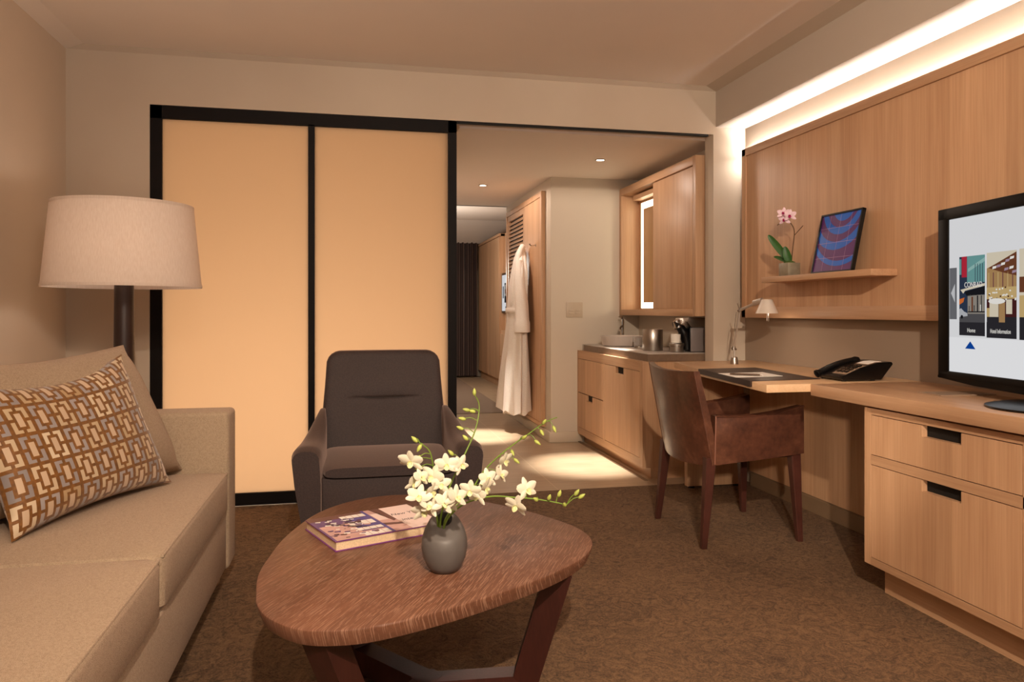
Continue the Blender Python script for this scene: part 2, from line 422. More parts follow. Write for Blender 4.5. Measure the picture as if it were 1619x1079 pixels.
# hall beyond the door
b = B(); box(b, .60, 2.5, YB + .11, 7.50, 2.12, 2.2); box(b, -1.5, .60, YB + .11, 7.5, 2.16, 2.2)
add('ceiling_hall', b, M['ceiling'], kind='structure', smooth=0)
add('wall_alcove', bx(2.28, 2.40, YB + .11, 5.73, 0, 2.13), M['hallwall'], kind='structure', smooth=0)
add('wall_hall_end', bx(1.535, 2.4, 5.73, 5.85, 0, 2.13), M['hallwall'], kind='structure', smooth=0)
add('wall_closet', bx(1.535, 1.66, 5.85, 7.50, 0, 2.13), M['hallwall'], kind='structure', smooth=0)
b = B(); box(b, .50, .562, YB + .07, 7.5, 0, 2.2)
add('wall_hall_left', b, M['hallwall'], kind='structure', smooth=0)
b = B(); box(b, -1.5, -1.40, YB + .11, 7.5, 0, 2.2); box(b, -1.5, .5, 7.3, 7.42, 0, 2.2); box(b, -1.5, .52, YB + .11, 7.4, 2.135, 2.16)
add('wall_bathroom', b, M['hallwall'], kind='structure', smooth=0)
add('baseboard_hall', bx(1.517, 1.80, 5.712, 5.73, 0, .085, .004), M['base_white'], kind='structure')
b = bx(1.517, 1.535, 5.731, 7.5, 0, .085, .004)
add('baseboard_closet', b, M['base_white'], kind='structure')
# bedroom
add('wall_bedroom_right', bx(2.50, 2.6, 7.5, 12, 0, 2.6), M['hallwall'], kind='structure', smooth=0)
add('wall_bedroom_far', bx(-1.5, 2.6, 11.85, 12, 0, 2.6), M['hallwall'], kind='structure', smooth=0)
b = B(); box(b, 1.66, 2.6, 7.40, 7.5, 0, 2.6); box(b, -1.5, .56, 7.42, 7.5, 0, 2.6); box(b, .5, 1.7, 7.45, 7.5, 2.12, 2.6)
add('wall_bedroom_near', b, M['hallwall'], kind='structure', smooth=0)
add('wall_bedroom_left', bx(-1.6, -1.5, 7.42, 12, 0, 2.6), M['hallwall'], kind='structure', smooth=0)
add('ceiling_bedroom', prism(B(), [(7.45, 2.37), (10.66, 2.37), (11.60, 2.12), (11.66, 2.12), (11.66, 2.45), (7.45, 2.45)], 'yz', -1.5, 2.52), M['ceiling'], kind='structure', smooth=0)
# room skirting
b = B(); prism(b, [(XR + .001, 0), (2.335, 0), (2.335, .075), (2.35, .082), (XR + .001, .082)], 'xz', 2.40, 4.08)
add('baseboard_right', b, M['base'], kind='structure')
add('baseboard_left', bx(XL, XL + .014, YF, YB, 0, .09, .003), M['base'], kind='structure')
b = B(); box(b, XL, -1.05, YB - .014, YB, 0, .09, .003)
add('baseboard_back', b, M['base'], kind='structure')

# sliding door with two frosted panes
X0, X1 = -1.047, .571
b = B()
box(b, X0, X0 + .057, YB + .002, YB + .045, .004, 2.132); box(b, X1 - .048, X1, YB + .002, YB + .045, .004, 2.132)
box(b, X0, X1, YB + .002, YB + .045, 2.064, 2.132); box(b, X0, X1, YB + .002, YB + .045, .004, .068)
box(b, -.246, -.212, YB + .002, YB + .045, .06, 2.07)
dr = thing('door_1', kind='structure', loc=(-.24, YB + .02, 0))
add('door_frame', b, M['black'], dr, smooth=0)
add('pane', bx(X0 + .05, -.24, YB + .02, YB + .026, .06, 2.07), M['frost'], dr, smooth=0)
add('pane', bx(-.22, X1 - .04, YB + .02, YB + .026, .06, 2.07), M['frost'], dr, smooth=0)

# ------------------------------------------------------------------ oak wall panel with hidden light, soffit side
pn = thing('wall_panel', 'large oak wall panel with raised rim above the desk', 'wall panel', (2.30, 1.6, 1.01))
PY0, PY1, PZ0, PZ1 = -1.6, 4.105, 1.01, 2.024
add('panel_board', bx(2.302, 2.335, PY0, PY1 - .003, PZ0 + .004, PZ1 - .004), M['oak_v'], pn, smooth=0)
for za, zb in ((PZ0, PZ0 + .062), (PZ1 - .045, PZ1)): add('rail', bx(2.292, 2.336, PY0, PY1, za, zb, .003), M['oak_y'], pn)
add('stile', bx(2.292, 2.336, PY1 - .045, PY1, PZ0, PZ1, .003), M['oak_v'], pn)
add('batten', bx(2.335, 2.369, PY0, PY1 - .1, 1.25, 1.33), M['oak_y'], pn, smooth=0)
st = add('light_strip', bx(2.343, 2.365, PY0, PY1 + .035, 1.988, 1.996), M['led'], smooth=0)
tag(st, 'glowing warm strip light tucked behind the top of the oak wall panel', 'strip light')
b = bx(2.3365, 2.3695, PY0, PY1 - .02, 1.978, 1.9875)
add('strip_channel', b, M['alu'], pn, smooth=0)

# floating shelf
sh = thing('wall_shelf', 'short floating oak shelf on the wall panel', 'shelf', (2.23, 3.23, 1.203))
add('board', bx(2.169, 2.301, 2.797, 3.675, 1.203, 1.232, .002), M['oak_y'], sh)

# modesty panel under the desk
mp = thing('back_panel', 'wide oak veneer panel on the wall below the desk', 'wall panel', (2.345, 3.2, .085))
add('board', bx(2.343, 2.369, 2.40, 4.10, .0825, .698), M['oak_v'], mp, smooth=0)

# ------------------------------------------------------------------ sideboard cabinet and worktop
wt = thing('worktop', 'long oak worktop carrying the television, ending at the desk', 'worktop', (2.1, 1.6, .70))
add('slab', bx(1.835, 2.368, -.30, 2.731, .702, .75, .0025), M['oak_y'], wt)
cb = thing('drawer_cabinet', 'oak drawer cabinet under the worktop below the television', 'cabinet', (2.1, 1.5, 0))
Y0, Y1 = 1.096, 2.436
add('side_panel', bx(1.862, 2.34, Y1 - .034, Y1, .115, .692), M['oak_v'], cb, smooth=0)
add('side_panel', bx(1.862, 2.34, Y0, Y0 + .034, .115, .692), M['oak_v'], cb, smooth=0)
for z0, z1 in ((.115, .142), (.486, .520), (.669, .692)): add('rail', bx(1.862, 2.34, Y0 + .034, Y1 - .034, z0, z1), M['oak_y'], cb, smooth=0)
add('shadow_strip', bx(1.89, 2.34, Y0, Y1, .692, .702), M['oak_y'], cb, smooth=0)
add('divider', bx(1.862, 2.34, 1.747, 1.765, .142, .669), M['oak_v'], cb, smooth=0)
add('plinth', bx(1.935, 2.33, Y0, 2.418, 0, .115), M['oak_y'], cb, smooth=0)
add('carcass_back', bx(2.30, 2.335, Y0 + .03, Y1 - .03, .14, .67), M['dark'], cb, smooth=0)
for ya, yb in ((1.768, 2.399), (1.133, 1.744)):
    hm = ya + (yb - ya) * .475
    for za, zb in ((.523, .666), (.145, .483)):
        h = .083; d = .038
        pts = [(ya, za), (yb, za), (yb, zb), (hm + h, zb), (hm + h, zb - d), (hm - h, zb - d), (hm - h, zb), (ya, zb)]
        f = add('drawer', prism(B(), pts, 'yz', 1.862, 1.884), M['oak_v'], cb, smooth=0)
        add('recess_shade', bx(1.8845, 1.90, ya, yb, za, zb), M['dark'], f, smooth=0)  # dark sheet behind the notch, painted as the shade inside

# ------------------------------------------------------------------ desk
dk = thing('desk', 'oak writing desk with dark leather inset beside the bar cabinet', 'desk', (2.0, 3.4, 0))
add('desk_top', prism(B(), [(1.638, 2.735), (2.366, 2.735), (2.366, 4.125), (1.845, 4.085), (1.735, 3.56)], 'xy', .717, .75, .0015), M['desk_top'], dk)
add('leg_panel', bx(1.925, 2.29, 4.075, 4.115, .012, .716, .002), M['oak_vx'], dk)
for x in (1.96, 2.25): add('glide', lathe(B(), [(.018, 0), (.018, .0125)], x, 4.095, 14), M['dark'], dk)
le = B()
prism(le, [(1.650, 2.876), (2.002, 2.908), (2.067, 3.561), (1.733, 3.529)], 'xy', .7502, .7525)
prism(le, [(1.645, 2.874), (1.655, 2.8755), (1.738, 3.5305), (1.728, 3.53)], 'xy', .728, .7525)
add('leather_inset', le, M['desk_leather'], dk, smooth=0)
cu_ = thing('paper_sheet', 'blank white paper sheet on the leather desk inset', 'paper', (1.79, 3.15, .753))
add('sheet', prism(B(), [(1.668, 3.035), (1.912, 3.056), (1.932, 3.264), (1.690, 3.246)], 'xy', .7526, .7538), M['paper'], cu_, smooth=0)
pe = thing('pen', 'bronze ballpoint pen lying across the white paper', 'pen', (1.74, 3.09, .76))
tube_pts = [(1.700, 3.150, .759), (1.712, 3.141, .759), (1.79, 3.081, .759), (1.806, 3.069, .759)]
add('barrel', tube(B(), tube_pts, [.003, .0048, .0048, .0042], 10), M['pen'], pe)
add('tip', tube(B(), [(1.806, 3.069, .759), (1.817, 3.060, .758)], [.0042, .001], 10), M['chrome'], pe)
cd = thing('folder_card', 'flat grey card on the worktop in front of the television', 'card', (2.1, 2.28, .75))
add('card', prism(B(), [(2.012, 2.345), (2.015, 2.235), (2.235, 2.225), (2.232, 2.325)], 'xy', .7502, .7545), M['card'], cd, smooth=0)

# ------------------------------------------------------------------ telephone
ph = thing('telephone', 'black desk telephone with pale keypad at the worktop corner', 'telephone', (2.12, 2.86, .75))
b = prism(B(), [(2.02, .756), (2.205, .756), (2.262, .822), (2.255, .832), (2.19, .829), (2.10, .806), (2.035, .778), (2.005, .772)], 'xz', 2.775, 2.965, .004)
add('body', b, M['plastic'], ph)
for x in (2.04, 2.18):
    for y in (2.80, 2.94): add('foot', lathe(B(), [(.009, .7505), (.009, .758)], x, y, 10), M['dark'], ph)
# face plate: sloped strip following the top
def top_z(x):
    pts = [(2.005, .772), (2.035, .778), (2.10, .806), (2.19, .829), (2.255, .832)]
    for (a, za), (c_, zc_) in zip(pts, pts[1:]):
        if a <= x <= c_: return za + (zc_ - za) * (x - a) / (c_ - a)
    return .8
def slopebox(bm, xa, xb, ya, yb, h, mi=0):
    rings = [[(x, ya, top_z(x) - .001), (x, yb, top_z(x) - .001), (x, yb, top_z(x) + h), (x, ya, top_z(x) + h)] for x in (xa, (xa + xb) / 2, xb)]
    loft(bm, rings, True, mi)
b = B(); slopebox(b, 2.04, 2.135, 2.785, 2.875, .0015); slopebox(b, 2.150, 2.225, 2.79, 2.875, .0015)
fp = add('faceplate', b, M['card'], ph, smooth=0)
for i in range(4):
    for j in range(3):
        b = B(); slopebox(b, 2.052 + i * .02, 2.066 + i * .02, 2.796 + j * .026, 2.814 + j * .026, .0045)
        add('key', b, M['plastic'], ph, smooth=0)
b = B(); slopebox(b, 2.155, 2.22, 2.797, 2.868, .0025); add('display_card', b, M['paper'], ph, smooth=0)
hs = [(2.000, 2.935, .770), (2.015, 2.935, .777), (2.06, 2.935, .797), (2.12, 2.935, .817), (2.18, 2.935, .828), (2.212, 2.935, .826)]
add('handset', tube(B(), smooth_pts(hs, 4), [.014] + [.018] * 3 + [.014] * 13 + [.018] * 3 + [.014], 12), M['plastic'], ph)

# ------------------------------------------------------------------ task lamp
tl = thing('desk_lamp', 'small silver jointed lamp with cone shade on the desk', 'lamp', (2.10, 3.84, .75))
add('base', lathe(B(), [(.022, .7502), (.022, .76), (.017, .787), (.012, .791)], 2.10, 3.84, 20), M['steel'], tl)
add('stem', tube(B(), [(2.10, 3.84, .788), (2.10, 3.84, .832)], .005, 10), M['alu'], tl)
b = tube(B(), [(2.098, 3.845, .828), (2.098, 3.845, .85)], .011, 12); tube(b, [(2.08, 3.845, .842), (2.116, 3.845, .832)], .004, 8)
add('lower_joint', b, M['steel'], tl)
add('lower_arm', tube(B(), [(2.098, 3.845, .842), (2.10, 3.777, 1.053)], .006, 10), M['alu'], tl)
add('spring_wire', tube(B(), [(2.09, 3.85, .845), (2.083, 3.787, 1.045)], .0016, 6), M['chrome'], tl)
b = tube(B(), [(2.09, 3.777, 1.048), (2.108, 3.777, 1.062)], .009, 10); tube(b, [(2.10, 3.777, 1.053), (2.094, 3.795, 1.092)], .003, 8)
add('elbow', b, M['steel'], tl)
add('upper_arm', tube(B(), [(2.10, 3.777, 1.055), (2.138, 3.675, 1.093)], .008, 10), M['alu'], tl)
add('head_joint', tube(B(), [(2.132, 3.684, 1.094), (2.15, 3.63, 1.106)], .016, 14), M['alu'], tl)
LX, LY = 2.162, 3.606
b = lathe(B(), [(.024, 1.112), (.028, 1.11), (.059, 1.037), (.057, 1.037), (.027, 1.107), (.023, 1.108)], LX, LY, 32, cap=False)
lathe(b, [(.001, 1.113), (.026, 1.111)], LX, LY, 32, cap=False)
sd = add('lamp_shade', b, plain('pale_lacquer', lin(232, 222, 212), .35, .1), tl)
add('bulb', lathe(B(), [(.006, 1.10), (.016, 1.085), (.019, 1.066), (.014, 1.05), (.003, 1.044)], LX, LY, 16), M['bulb'], tl)
light('desk_lamp_light', 'POINT', (LX, LY, 1.035), .4, WARM, size=.015)
b = B()
for dx, l_ in ((-.006, .05), (.003, .052)): tube(b, [(LX + dx, LY - .01, 1.06), (LX + dx - .001, LY - .012, 1.037 - l_ * .8)], .0012, 6)
add('pull_wire', b, M['steel'], tl)

# ------------------------------------------------------------------ television
ang = R(8.17)
U = Vector((-math.sin(ang), -math.cos(ang), 0)); V = Vector((0, 0, 1)); N = U.cross(V).normalized()
if N.x > 0: N = -N
P = Vector((2.15, 2.395, 0))
W, H0, H1 = .97, .800, 1.428
tvo = thing('television', 'large black television on the worktop showing a bright menu', 'television', (2.08, 1.91, .75))
def slab(bm, u0, u1, v0, v1, n0, n1, bev=0.0, mi=0):
    k = len(bm.verts)
    t = B(); box(t, u0, u1, n0, n1, v0, v1, bev)
    t.transform(Matrix(((U.x, N.x, 0, P.x), (U.y, N.y, 0, P.y), (0, 0, 1, 0), (0, 0, 0, 1))))
    me = bpy.data.meshes.new('t'); t.to_mesh(me); t.free()
    nf = len(bm.faces); bm.from_mesh(me); bpy.data.meshes.remove(me)
    bm.faces.ensure_lookup_table()
    for f in bm.faces[nf:]: f.material_index = mi
    return bm
b = slab(B(), 0, W, H0, H1, -.055, -.004, .006); add('back_shell', b, M['plastic'], tvo)
b = B()
slab(b, 0, .058, H0, H1, -.01, .006, .004); slab(b, W - .058, W, H0, H1, -.01, .006, .004)
slab(b, 0, W, H1 - .043, H1, -.01, .006, .004); slab(b, 0, W, H0, H0 + .029, -.01, .006, .004)
add('bezel', b, M['bezel'], tvo)
# swept lower lip of the casing
lip = [(0, .802), (0, .81), (W, .81), (W, .802), (W * .8, .788), (W * .5, .782), (W * .2, .788)]
b = B(); f1 = [b.verts.new(P + U * u + V * v + N * .006) for u, v in lip]; f2 = [b.verts.new(P + U * u + V * v - N * .04) for u, v in lip]
b.faces.new(f1); b.faces.new(f2[::-1])
for i in range(len(lip)): b.faces.new((f1[i], f1[(i + 1) % len(lip)], f2[(i + 1) % len(lip)], f2[i]))
add('chin', b, M['bezel'], tvo)
EM = {}
def scr(name, r, g_, b_, s=.72): EM[name] = len(EMats); EMats.append(emit('screen_' + name, lin(r, g_, b_), s)); return EM[name]
EMats = []
for nm, c in dict(grey=(238, 238, 240), pale=(250, 250, 252), dark=(46, 44, 48), arrow=(112, 112, 116), tip=(205, 205, 208), blue=(14, 70, 160), teal=(110, 160, 158), teal2=(150, 190, 184),
                  red=(186, 44, 62), navy=(48, 58, 78), black=(28, 28, 32), concrete=(150, 142, 132), cream=(226, 214, 190), tan=(176, 138, 92), brown=(112, 66, 44), wine=(110, 62, 70),
                  orange=(216, 112, 52), silver=(186, 188, 192), road=(84, 82, 84), gold=(206, 176, 120), white=(246, 242, 234), lilac=(170, 146, 164), maroon=(74, 34, 34)).items(): scr(nm, *c)
sb = B()
def sp(u0, v0, u1, v1, c, lift=0.0, poly=None): patch(sb, P, U, V, u0, v0, u1, v1, EM[c], poly=poly, lift=lift, N=N)
slab_l = .0005
sp(.056, .827, W - .056, 1.387, 'grey', 0.0)
sp(.056, .827, W - .056, .955, 'pale', .0002)
sp(.060, 1.02, .100, 1.207, 'arrow', .0004); sp(0, 0, 0, 0, 'tip', .0006, [(.068, 1.115), (.09, 1.081), (.09, 1.149)])
sp(0, 0, 0, 0, 'blue', .0004, [(.171, .943), (.144, .916), (.198, .916)])
# first tile: street front
sp(.114, .963, .245, 1.244, 'dark', .0004)
L = .0006
sp(.114, 1.03, .245, 1.244, 'navy', L); sp(.155, 1.15, .245, 1.244, 'teal', L + .0001); sp(0, 0, 0, 0, 'teal2', L + .0002, [(.16, 1.20), (.245, 1.235), (.245, 1.222), (.16, 1.188)])
for k in range(4): sp(.196 + k * .012, 1.15, .199 + k * .012, 1.215, 'navy', L + .0003)
sp(.127, 1.17, .154, 1.244, 'red', L + .0002); sp(.114, 1.18, .125, 1.236, 'teal', L + .0002)
sp(0, 0, 0, 0, 'cream', L + .0003, [(.120, 1.126), (.245, 1.146), (.245, 1.137), (.145, 1.122), (.135, 1.112)])
sp(0, 0, 0, 0, 'black', L + .0002, [(.14, 1.118), (.245, 1.136), (.245, 1.108), (.155, 1.102)])
sp(.158, 1.04, .245, 1.106, 'concrete', L + .0002); sp(.178, 1.045, .186, 1.10, 'brown', L + .0003); sp(.206, 1.045, .212, 1.104, 'black', L + .0003); sp(.226, 1.045, .230, 1.104, 'black', L + .0003)
sp(.16, 1.045, .245, 1.049, 'black', L + .0004); sp(.165, 1.05, .168, 1.068, 'black', L + .0004); sp(.19, 1.05, .194, 1.07, 'black', L + .0004); sp(.222, 1.05, .226, 1.072, 'white', L + .0004)
sp(0, 0, 0, 0, 'orange', L + .0003, [(.114, 1.092), (.142, 1.098), (.136, 1.082), (.114, 1.072)])
sp(.114, 1.0, .245, 1.04, 'road', L + .0001); sp(.114, .963, .245, 1.01, 'dark', L + .0002)
sp(0, 0, 0, 0, 'silver', L + .0004, [(.114, 1.028), (.114, 1.056), (.124, 1.06), (.140, 1.048), (.157, 1.042), (.158, 1.032)])
sp(0, 0, 0, 0, 'black', L + .0005, [(.128 + .007 * math.cos(a * .7854), 1.029 + .007 * math.sin(a * .7854)) for a in range(8)])
# second tile: banquet hall
sp(.254, .959, .391, 1.248, 'dark', .0004)
sp(.254, 1.03, .391, 1.248, 'tan', L); sp(0, 0, 0, 0, 'cream', L + .0001, [(.254, 1.248), (.391, 1.248), (.391, 1.238), (.254, 1.195)])
sp(0, 0, 0, 0, 'brown', L + .0002, [(.262, 1.196), (.391, 1.243), (.391, 1.165), (.33, 1.178)])
for k, (u, v) in enumerate(((.29, 1.196), (.31, 1.2), (.33, 1.206), (.35, 1.216), (.37, 1.224), (.345, 1.188), (.368, 1.192), (.38, 1.178))):
    sp(0, 0, 0, 0, 'lilac' if k % 2 else 'white', L + .0003, [(u - .009, v - .005), (u + .009, v - .002), (u + .011, v + .006), (u - .007, v + .004)])
for k in range(6): sp(.262 + k * .022, 1.13, .266 + k * .022, 1.18, 'wine' if k % 2 else 'gold', L + .0002)
sp(.254, 1.09, .391, 1.13, 'gold', L + .0002)
for k in range(26): 
    u = .258 + random.random() * .128; v = 1.083 + random.random() * .045
    sp(u, v, u + .007, v + .005, 'white' if k % 4 else 'maroon', L + .0004)
sp(.254, 1.03, .391, 1.09, 'maroon', L + .0002)
sp(0, 0, 0, 0, 'white', L + .0005, [(.262 + .04 + .04 * math.cos(a * .524), 1.083 + .010 * math.sin(a * .524)) for a in range(12)])
sp(.268, 1.03, .31, 1.08, 'cream', L + .0004); sp(.312, 1.005, .34, 1.078, 'tan', L + .0004); sp(.345, 1.04, .372, 1.088, 'cream', L + .0004); sp(.254, 1.03, .268, 1.06, 'gold', L + .0004)
sp(.254, .959, .391, 1.012, 'dark', L + .0006)
# third and fourth tiles
for u in (.403, .552, .70):
    sp(u, .957, u + .137, 1.25, 'dark', .0004); sp(u, 1.03, u + .137, 1.25, 'cream', L); sp(u, 1.11, u + .137, 1.16, 'brown', L + .0001); sp(u, 1.03, u + .137, 1.10, 'gold', L + .0001); sp(u + .02, 1.18, u + .06, 1.23, 'white', L + .0001)
sb.normal_update()
scn = add('screen', sb, EMats, tvo, smooth=0)
for f in scn.data.polygons:
    pass
def tv_text(t, size, u, v, c, lift=.0016, xs=1.0, shear=0.0, depth=.0002): lettering(t, size, EMats[EM[c]], scn, P + U * u + V * v + N * lift, U, V, xs=xs, depth=depth, shear=shear)
tv_text('CONRAD', .026, .188, 1.134, 'white', xs=.82)
tv_text('Home', .021, .178, .975, 'white', .0018, .8)
tv_text('Hotel Information', .021, .320, .975, 'white', .0022, .62)
b = B(); lathe(b, [(.165, .7502), (.165, .757), (.13, .765), (.04, .768), (.035, .772)], 2.065, 1.87, 40)
add('stand_base', b, M['plastic'], tvo)
b = B(); slab(b, W / 2 - .05, W / 2 + .05, .765, .83, -.04, -.012, .004); add('stand_neck', b, M['plastic'], tvo)

# ------------------------------------------------------------------ picture and orchid on the shelf
pf = thing('framed_picture', 'framed blue and purple abstract print leaning on the shelf', 'picture', (2.21, 3.12, 1.232))
Bl, Br, Tl, Tr = Vector((2.200, 3.272, 1.2325)), Vector((2.200, 2.966, 1.2325)), Vector((2.262, 3.300, 1.52)), Vector((2.262, 2.996, 1.52))
pu, pv = (Br - Bl), (Tl - Bl); pw, phh = pu.length, pv.length; pu.normalize(); pv = (pv - pu * pv.dot(pu)).normalized(); pnn = pu.cross(pv).normalized()
if pnn.x > 0: pnn = -pnn
def pslab(u0, u1, v0, v1, n0, n1):
    t = bx(u0, u1, n0, n1, v0, v1)
    t.transform(Matrix(((pu.x, pnn.x, pv.x, Bl.x), (pu.y, pnn.y, pv.y, Bl.y), (pu.z, pnn.z, pv.z, Bl.z), (0, 0, 0, 1)))); return t
fr = B()
for a in ((0, .008, 0, phh), (pw - .008, pw, 0, phh), (0, pw, 0, .008), (0, pw, phh - .008, phh)):
    t = pslab(*a, -.016, .002); me = bpy.data.meshes.new('t'); t.to_mesh(me); t.free(); fr.from_mesh(me); bpy.data.meshes.remove(me)
add('frame', fr, M['plastic'], pf, smooth=0)
add('backing', pslab(.004, pw - .004, .004, phh - .004, -.014, -.004), M['dark'], pf, smooth=0)
pm = [plain('print_purple', lin(86, 26, 108), .3, var=.05), plain('print_blue', lin(0, 98, 210), .3, var=.05), plain('print_line', lin(196, 150, 190), .4)]
b = B()
def pp(poly, mi, lift): patch(b, Bl, pu, pv, 0, 0, 0, 0, mi, poly=poly, lift=lift, N=pnn)
pp([(.008, .008), (pw - .008, .008), (pw - .008, phh - .008), (.008, phh - .008)], 0, -.003)
def arc_band(cx, cy, r0, r1, a0, a1, n=14):
    clip = lambda p: (min(max(p[0], .0085), pw - .0085), min(max(p[1], .0085), phh - .0085))
    for i in range(n):
        a, c_ = R(a0 + (a1 - a0) * i / n), R(a0 + (a1 - a0) * (i + 1) / n)
        q = [clip((cx + r * math.cos(t), cy + r * math.sin(t))) for r, t in ((r0, a), (r1, a), (r1, c_), (r0, c_))]
        if abs((q[2][0] - q[0][0]) * (q[3][1] - q[1][1]) - (q[3][0] - q[1][0]) * (q[2][1] - q[0][1])) > 1e-6: pp(q, 1, -.0027)
arc_band(.17, .335, .045, .085, 200, 340); arc_band(.16, .335, .115, .150, 185, 350)
arc_band(.15, .335, .185, .225, 190, 345); arc_band(.19, .30, .245, .27, 215, 320)
for k in range(1, 4): pp([(pw * k / 4 - .0007, .008), (pw * k / 4 + .0007, .008), (pw * k / 4 + .0007, phh - .008), (pw * k / 4 - .0007, phh - .008)], 2, -.0023); pp([(.008, phh * k / 4 - .0007), (pw - .008, phh * k / 4 - .0007), (pw - .008, phh * k / 4 + .0007), (.008, phh * k / 4 + .0007)], 2, -.0022)
add('print', b, pm, pf, smooth=0)

op = thing('potted_orchid', 'pink orchid in a square grey pot on the floating shelf', 'plant', (2.22, 3.486, 1.232))
b = prism(B(), [(2.185, 3.443), (2.255, 3.443), (2.255, 3.53), (2.185, 3.53)], 'xy', 1.2325, 1.300, .002); add('pot', b, M['pot'], op)
add('moss', lathe(B(), [(.030, 1.299), (.028, 1.305), (.015, 1.311), (.002, 1.312)], 2.22, 3.486, 14), M['soil'], op)
def leaf(bm, pts, wid, nrm, mi=0, cup=.25):
    pts = smooth_pts(pts, 4); n = len(pts); rows = []
    nrm = Vector(nrm)
    for i, p in enumerate(pts):
        t = (pts[min(i + 1, n - 1)] - pts[max(i - 1, 0)]).normalized(); s = t.cross(nrm).normalized(); nn = s.cross(t)
        ww = wid * (math.sin(math.pi * (.08 + .9 * i / (n - 1))) ** .6)
        rows.append([p + s * ww * k + nn * ww * cup * k * k for k in (-1, -.5, 0, .5, 1)])
    top = rows; bot = [[q - nrm.normalized() * .0012 for q in r] for r in rows]
    loft(bm, [r + b_[::-1] for r, b_ in zip(top, bot)], True, mi)
b = B(); leaf(b, [(2.215, 3.48, 1.305), (2.19, 3.51, 1.36), (2.165, 3.545, 1.415), (2.145, 3.565, 1.452)], .018, (-.8, -.5, .35)); add('leaf', b, M['leaf'], op)
b = B(); leaf(b, [(2.215, 3.475, 1.305), (2.2, 3.478, 1.34), (2.19, 3.482, 1.385)], .020, (-.6, -.8, .15)); add('leaf', b, M['leaf'], op)
b = B(); leaf(b, [(2.215, 3.49, 1.303), (2.195, 3.53, 1.325), (2.175, 3.56, 1.338)], .014, (-.5, -.3, .8)); add('leaf', b, M['leaf'], op)
stp = smooth_pts([(2.225, 3.478, 1.305), (2.226, 3.465, 1.38), (2.228, 3.455, 1.46), (2.215, 3.46, 1.50), (2.20, 3.475, 1.520)], 5)
b = tube(B(), stp, .0028, 8); tube(b, [(2.228, 3.457, 1.44), (2.235, 3.42, 1.468), (2.238, 3.395, 1.485)], .002, 6); tube(b, [(2.20, 3.475, 1.520), (2.19, 3.51, 1.515), (2.18, 3.535, 1.502)], .002, 6)
add('stem', b, M['stem_brown'], op)

def petal(bm, c, d, side, nrm, L_, W_, cup=.2, mi=0, back=.0, n=6):
    rows = []
    for i in range(n + 1):
        t = i / n
        ww = W_ * (max(0, math.sin(math.pi * (.06 + .9 * t ** .85))) ** .65)
        p = c + d * (L_ * t) + nrm * (L_ * (back * t + cup * t * (1 - t) * 1.4))
        rows.append([p + side * ww * k - nrm * (ww * .28 * k * k) for k in (-1, -.5, 0, .5, 1)])
    loft(bm, rows, False, mi, closed=False)
def flower(bm, c, face, size, lipsize=.5, roll=0.0, seed=0):
    rnd = random.Random(seed)
    c = Vector(c); f = Vector(face).normalized()
    up = Vector((0, 0, 1)); s = up.cross(f).normalized(); u = f.cross(s).normalized()
    q = Matrix.Rotation(roll, 3, f); s = q @ s; u = q @ u
    for a, L_, W_, bk in ((90, 1.0, .29, -.12), (212, 1.05, .26, -.1), (328, 1.05, .26, -.1), (22, 1.05, .40, .08), (158, 1.05, .40, .08)):
        a = R(a + rnd.uniform(-8, 8)); d = s * math.cos(a) + u * math.sin(a); sd_ = -s * math.sin(a) + u * math.cos(a)
        petal(bm, c, d, sd_, f, size * L_, size * W_, .12, 0, bk + rnd.uniform(-.15, .25))
    d = (-u * .75 + f * .65).normalized(); petal(bm, c + f * size * .06, d, s, (f + u).normalized(), size * .62 * lipsize * 1.6, size * .24, .3, 1)
    petal(bm, c + f * size * .05, (f * .8 + s * .5).normalized(), u, s, size * .35, size * .14, .2, 1)
    petal(bm, c + f * size * .05, (f * .8 - s * .5).normalized(), u, -s, size * .35, size * .14, .2, 1)
def bud(bm, c, d, L_, r, mi=0):
    c = Vector(c); d = Vector(d).normalized()
    tube(bm, [c + d * (L_ * t) for t in (0, .15, .4, .7, .9, 1)], [r * k for k in (.3, .75, 1, .75, .35, .08)], 8, mi)
for k, (c, fc) in enumerate((((2.185, 3.475, 1.524), (-.9, -.6, .1)), ((2.19, 3.435, 1.540), (-.7, -.8, .05)), ((2.19, 3.488, 1.558), (-.9, -.4, .2)), ((2.17, 3.462, 1.556), (-.6, -.7, .3)))):
    b = B(); flower(b, c, fc, .033, .5, 0, k); add('flower', b, [M['pink'], M['magenta']], op)

# ------------------------------------------------------------------ bar cabinet in the alcove
bc = thing('bar_cabinet', 'oak bar cabinet with drawers, a door and grey stone top', 'cabinet', (2.0, 5.0, 0))
CY0, CY1, CX = 4.350, 5.728, 1.755
for ya, yb in ((CY0, CY0 + .03), (CY1 - .02, CY1)): add('side_panel', bx(CX, 2.279, ya, yb, .07, .735), M['oak_vx'], bc, smooth=0)
for za, zb in ((.07, .125), (.672, .735)): add('rail', bx(CX, 2.279, CY0 + .03, CY1 - .02, za, zb), M['oak_y'], bc, smooth=0)
b = B(); box(b, CX, 2.279, 5.063, 5.10, .125, .672); add('divider', b, M['oak_v'], bc, smooth=0)
add('plinth', bx(1.815, 2.279, 4.363, CY1, 0, .07), M['oak_y'], bc, smooth=0)
add('carcass_back', bx(2.2, 2.27, CY0 + .03, CY1 - .02, .12, .68), M['dark'], bc, smooth=0)
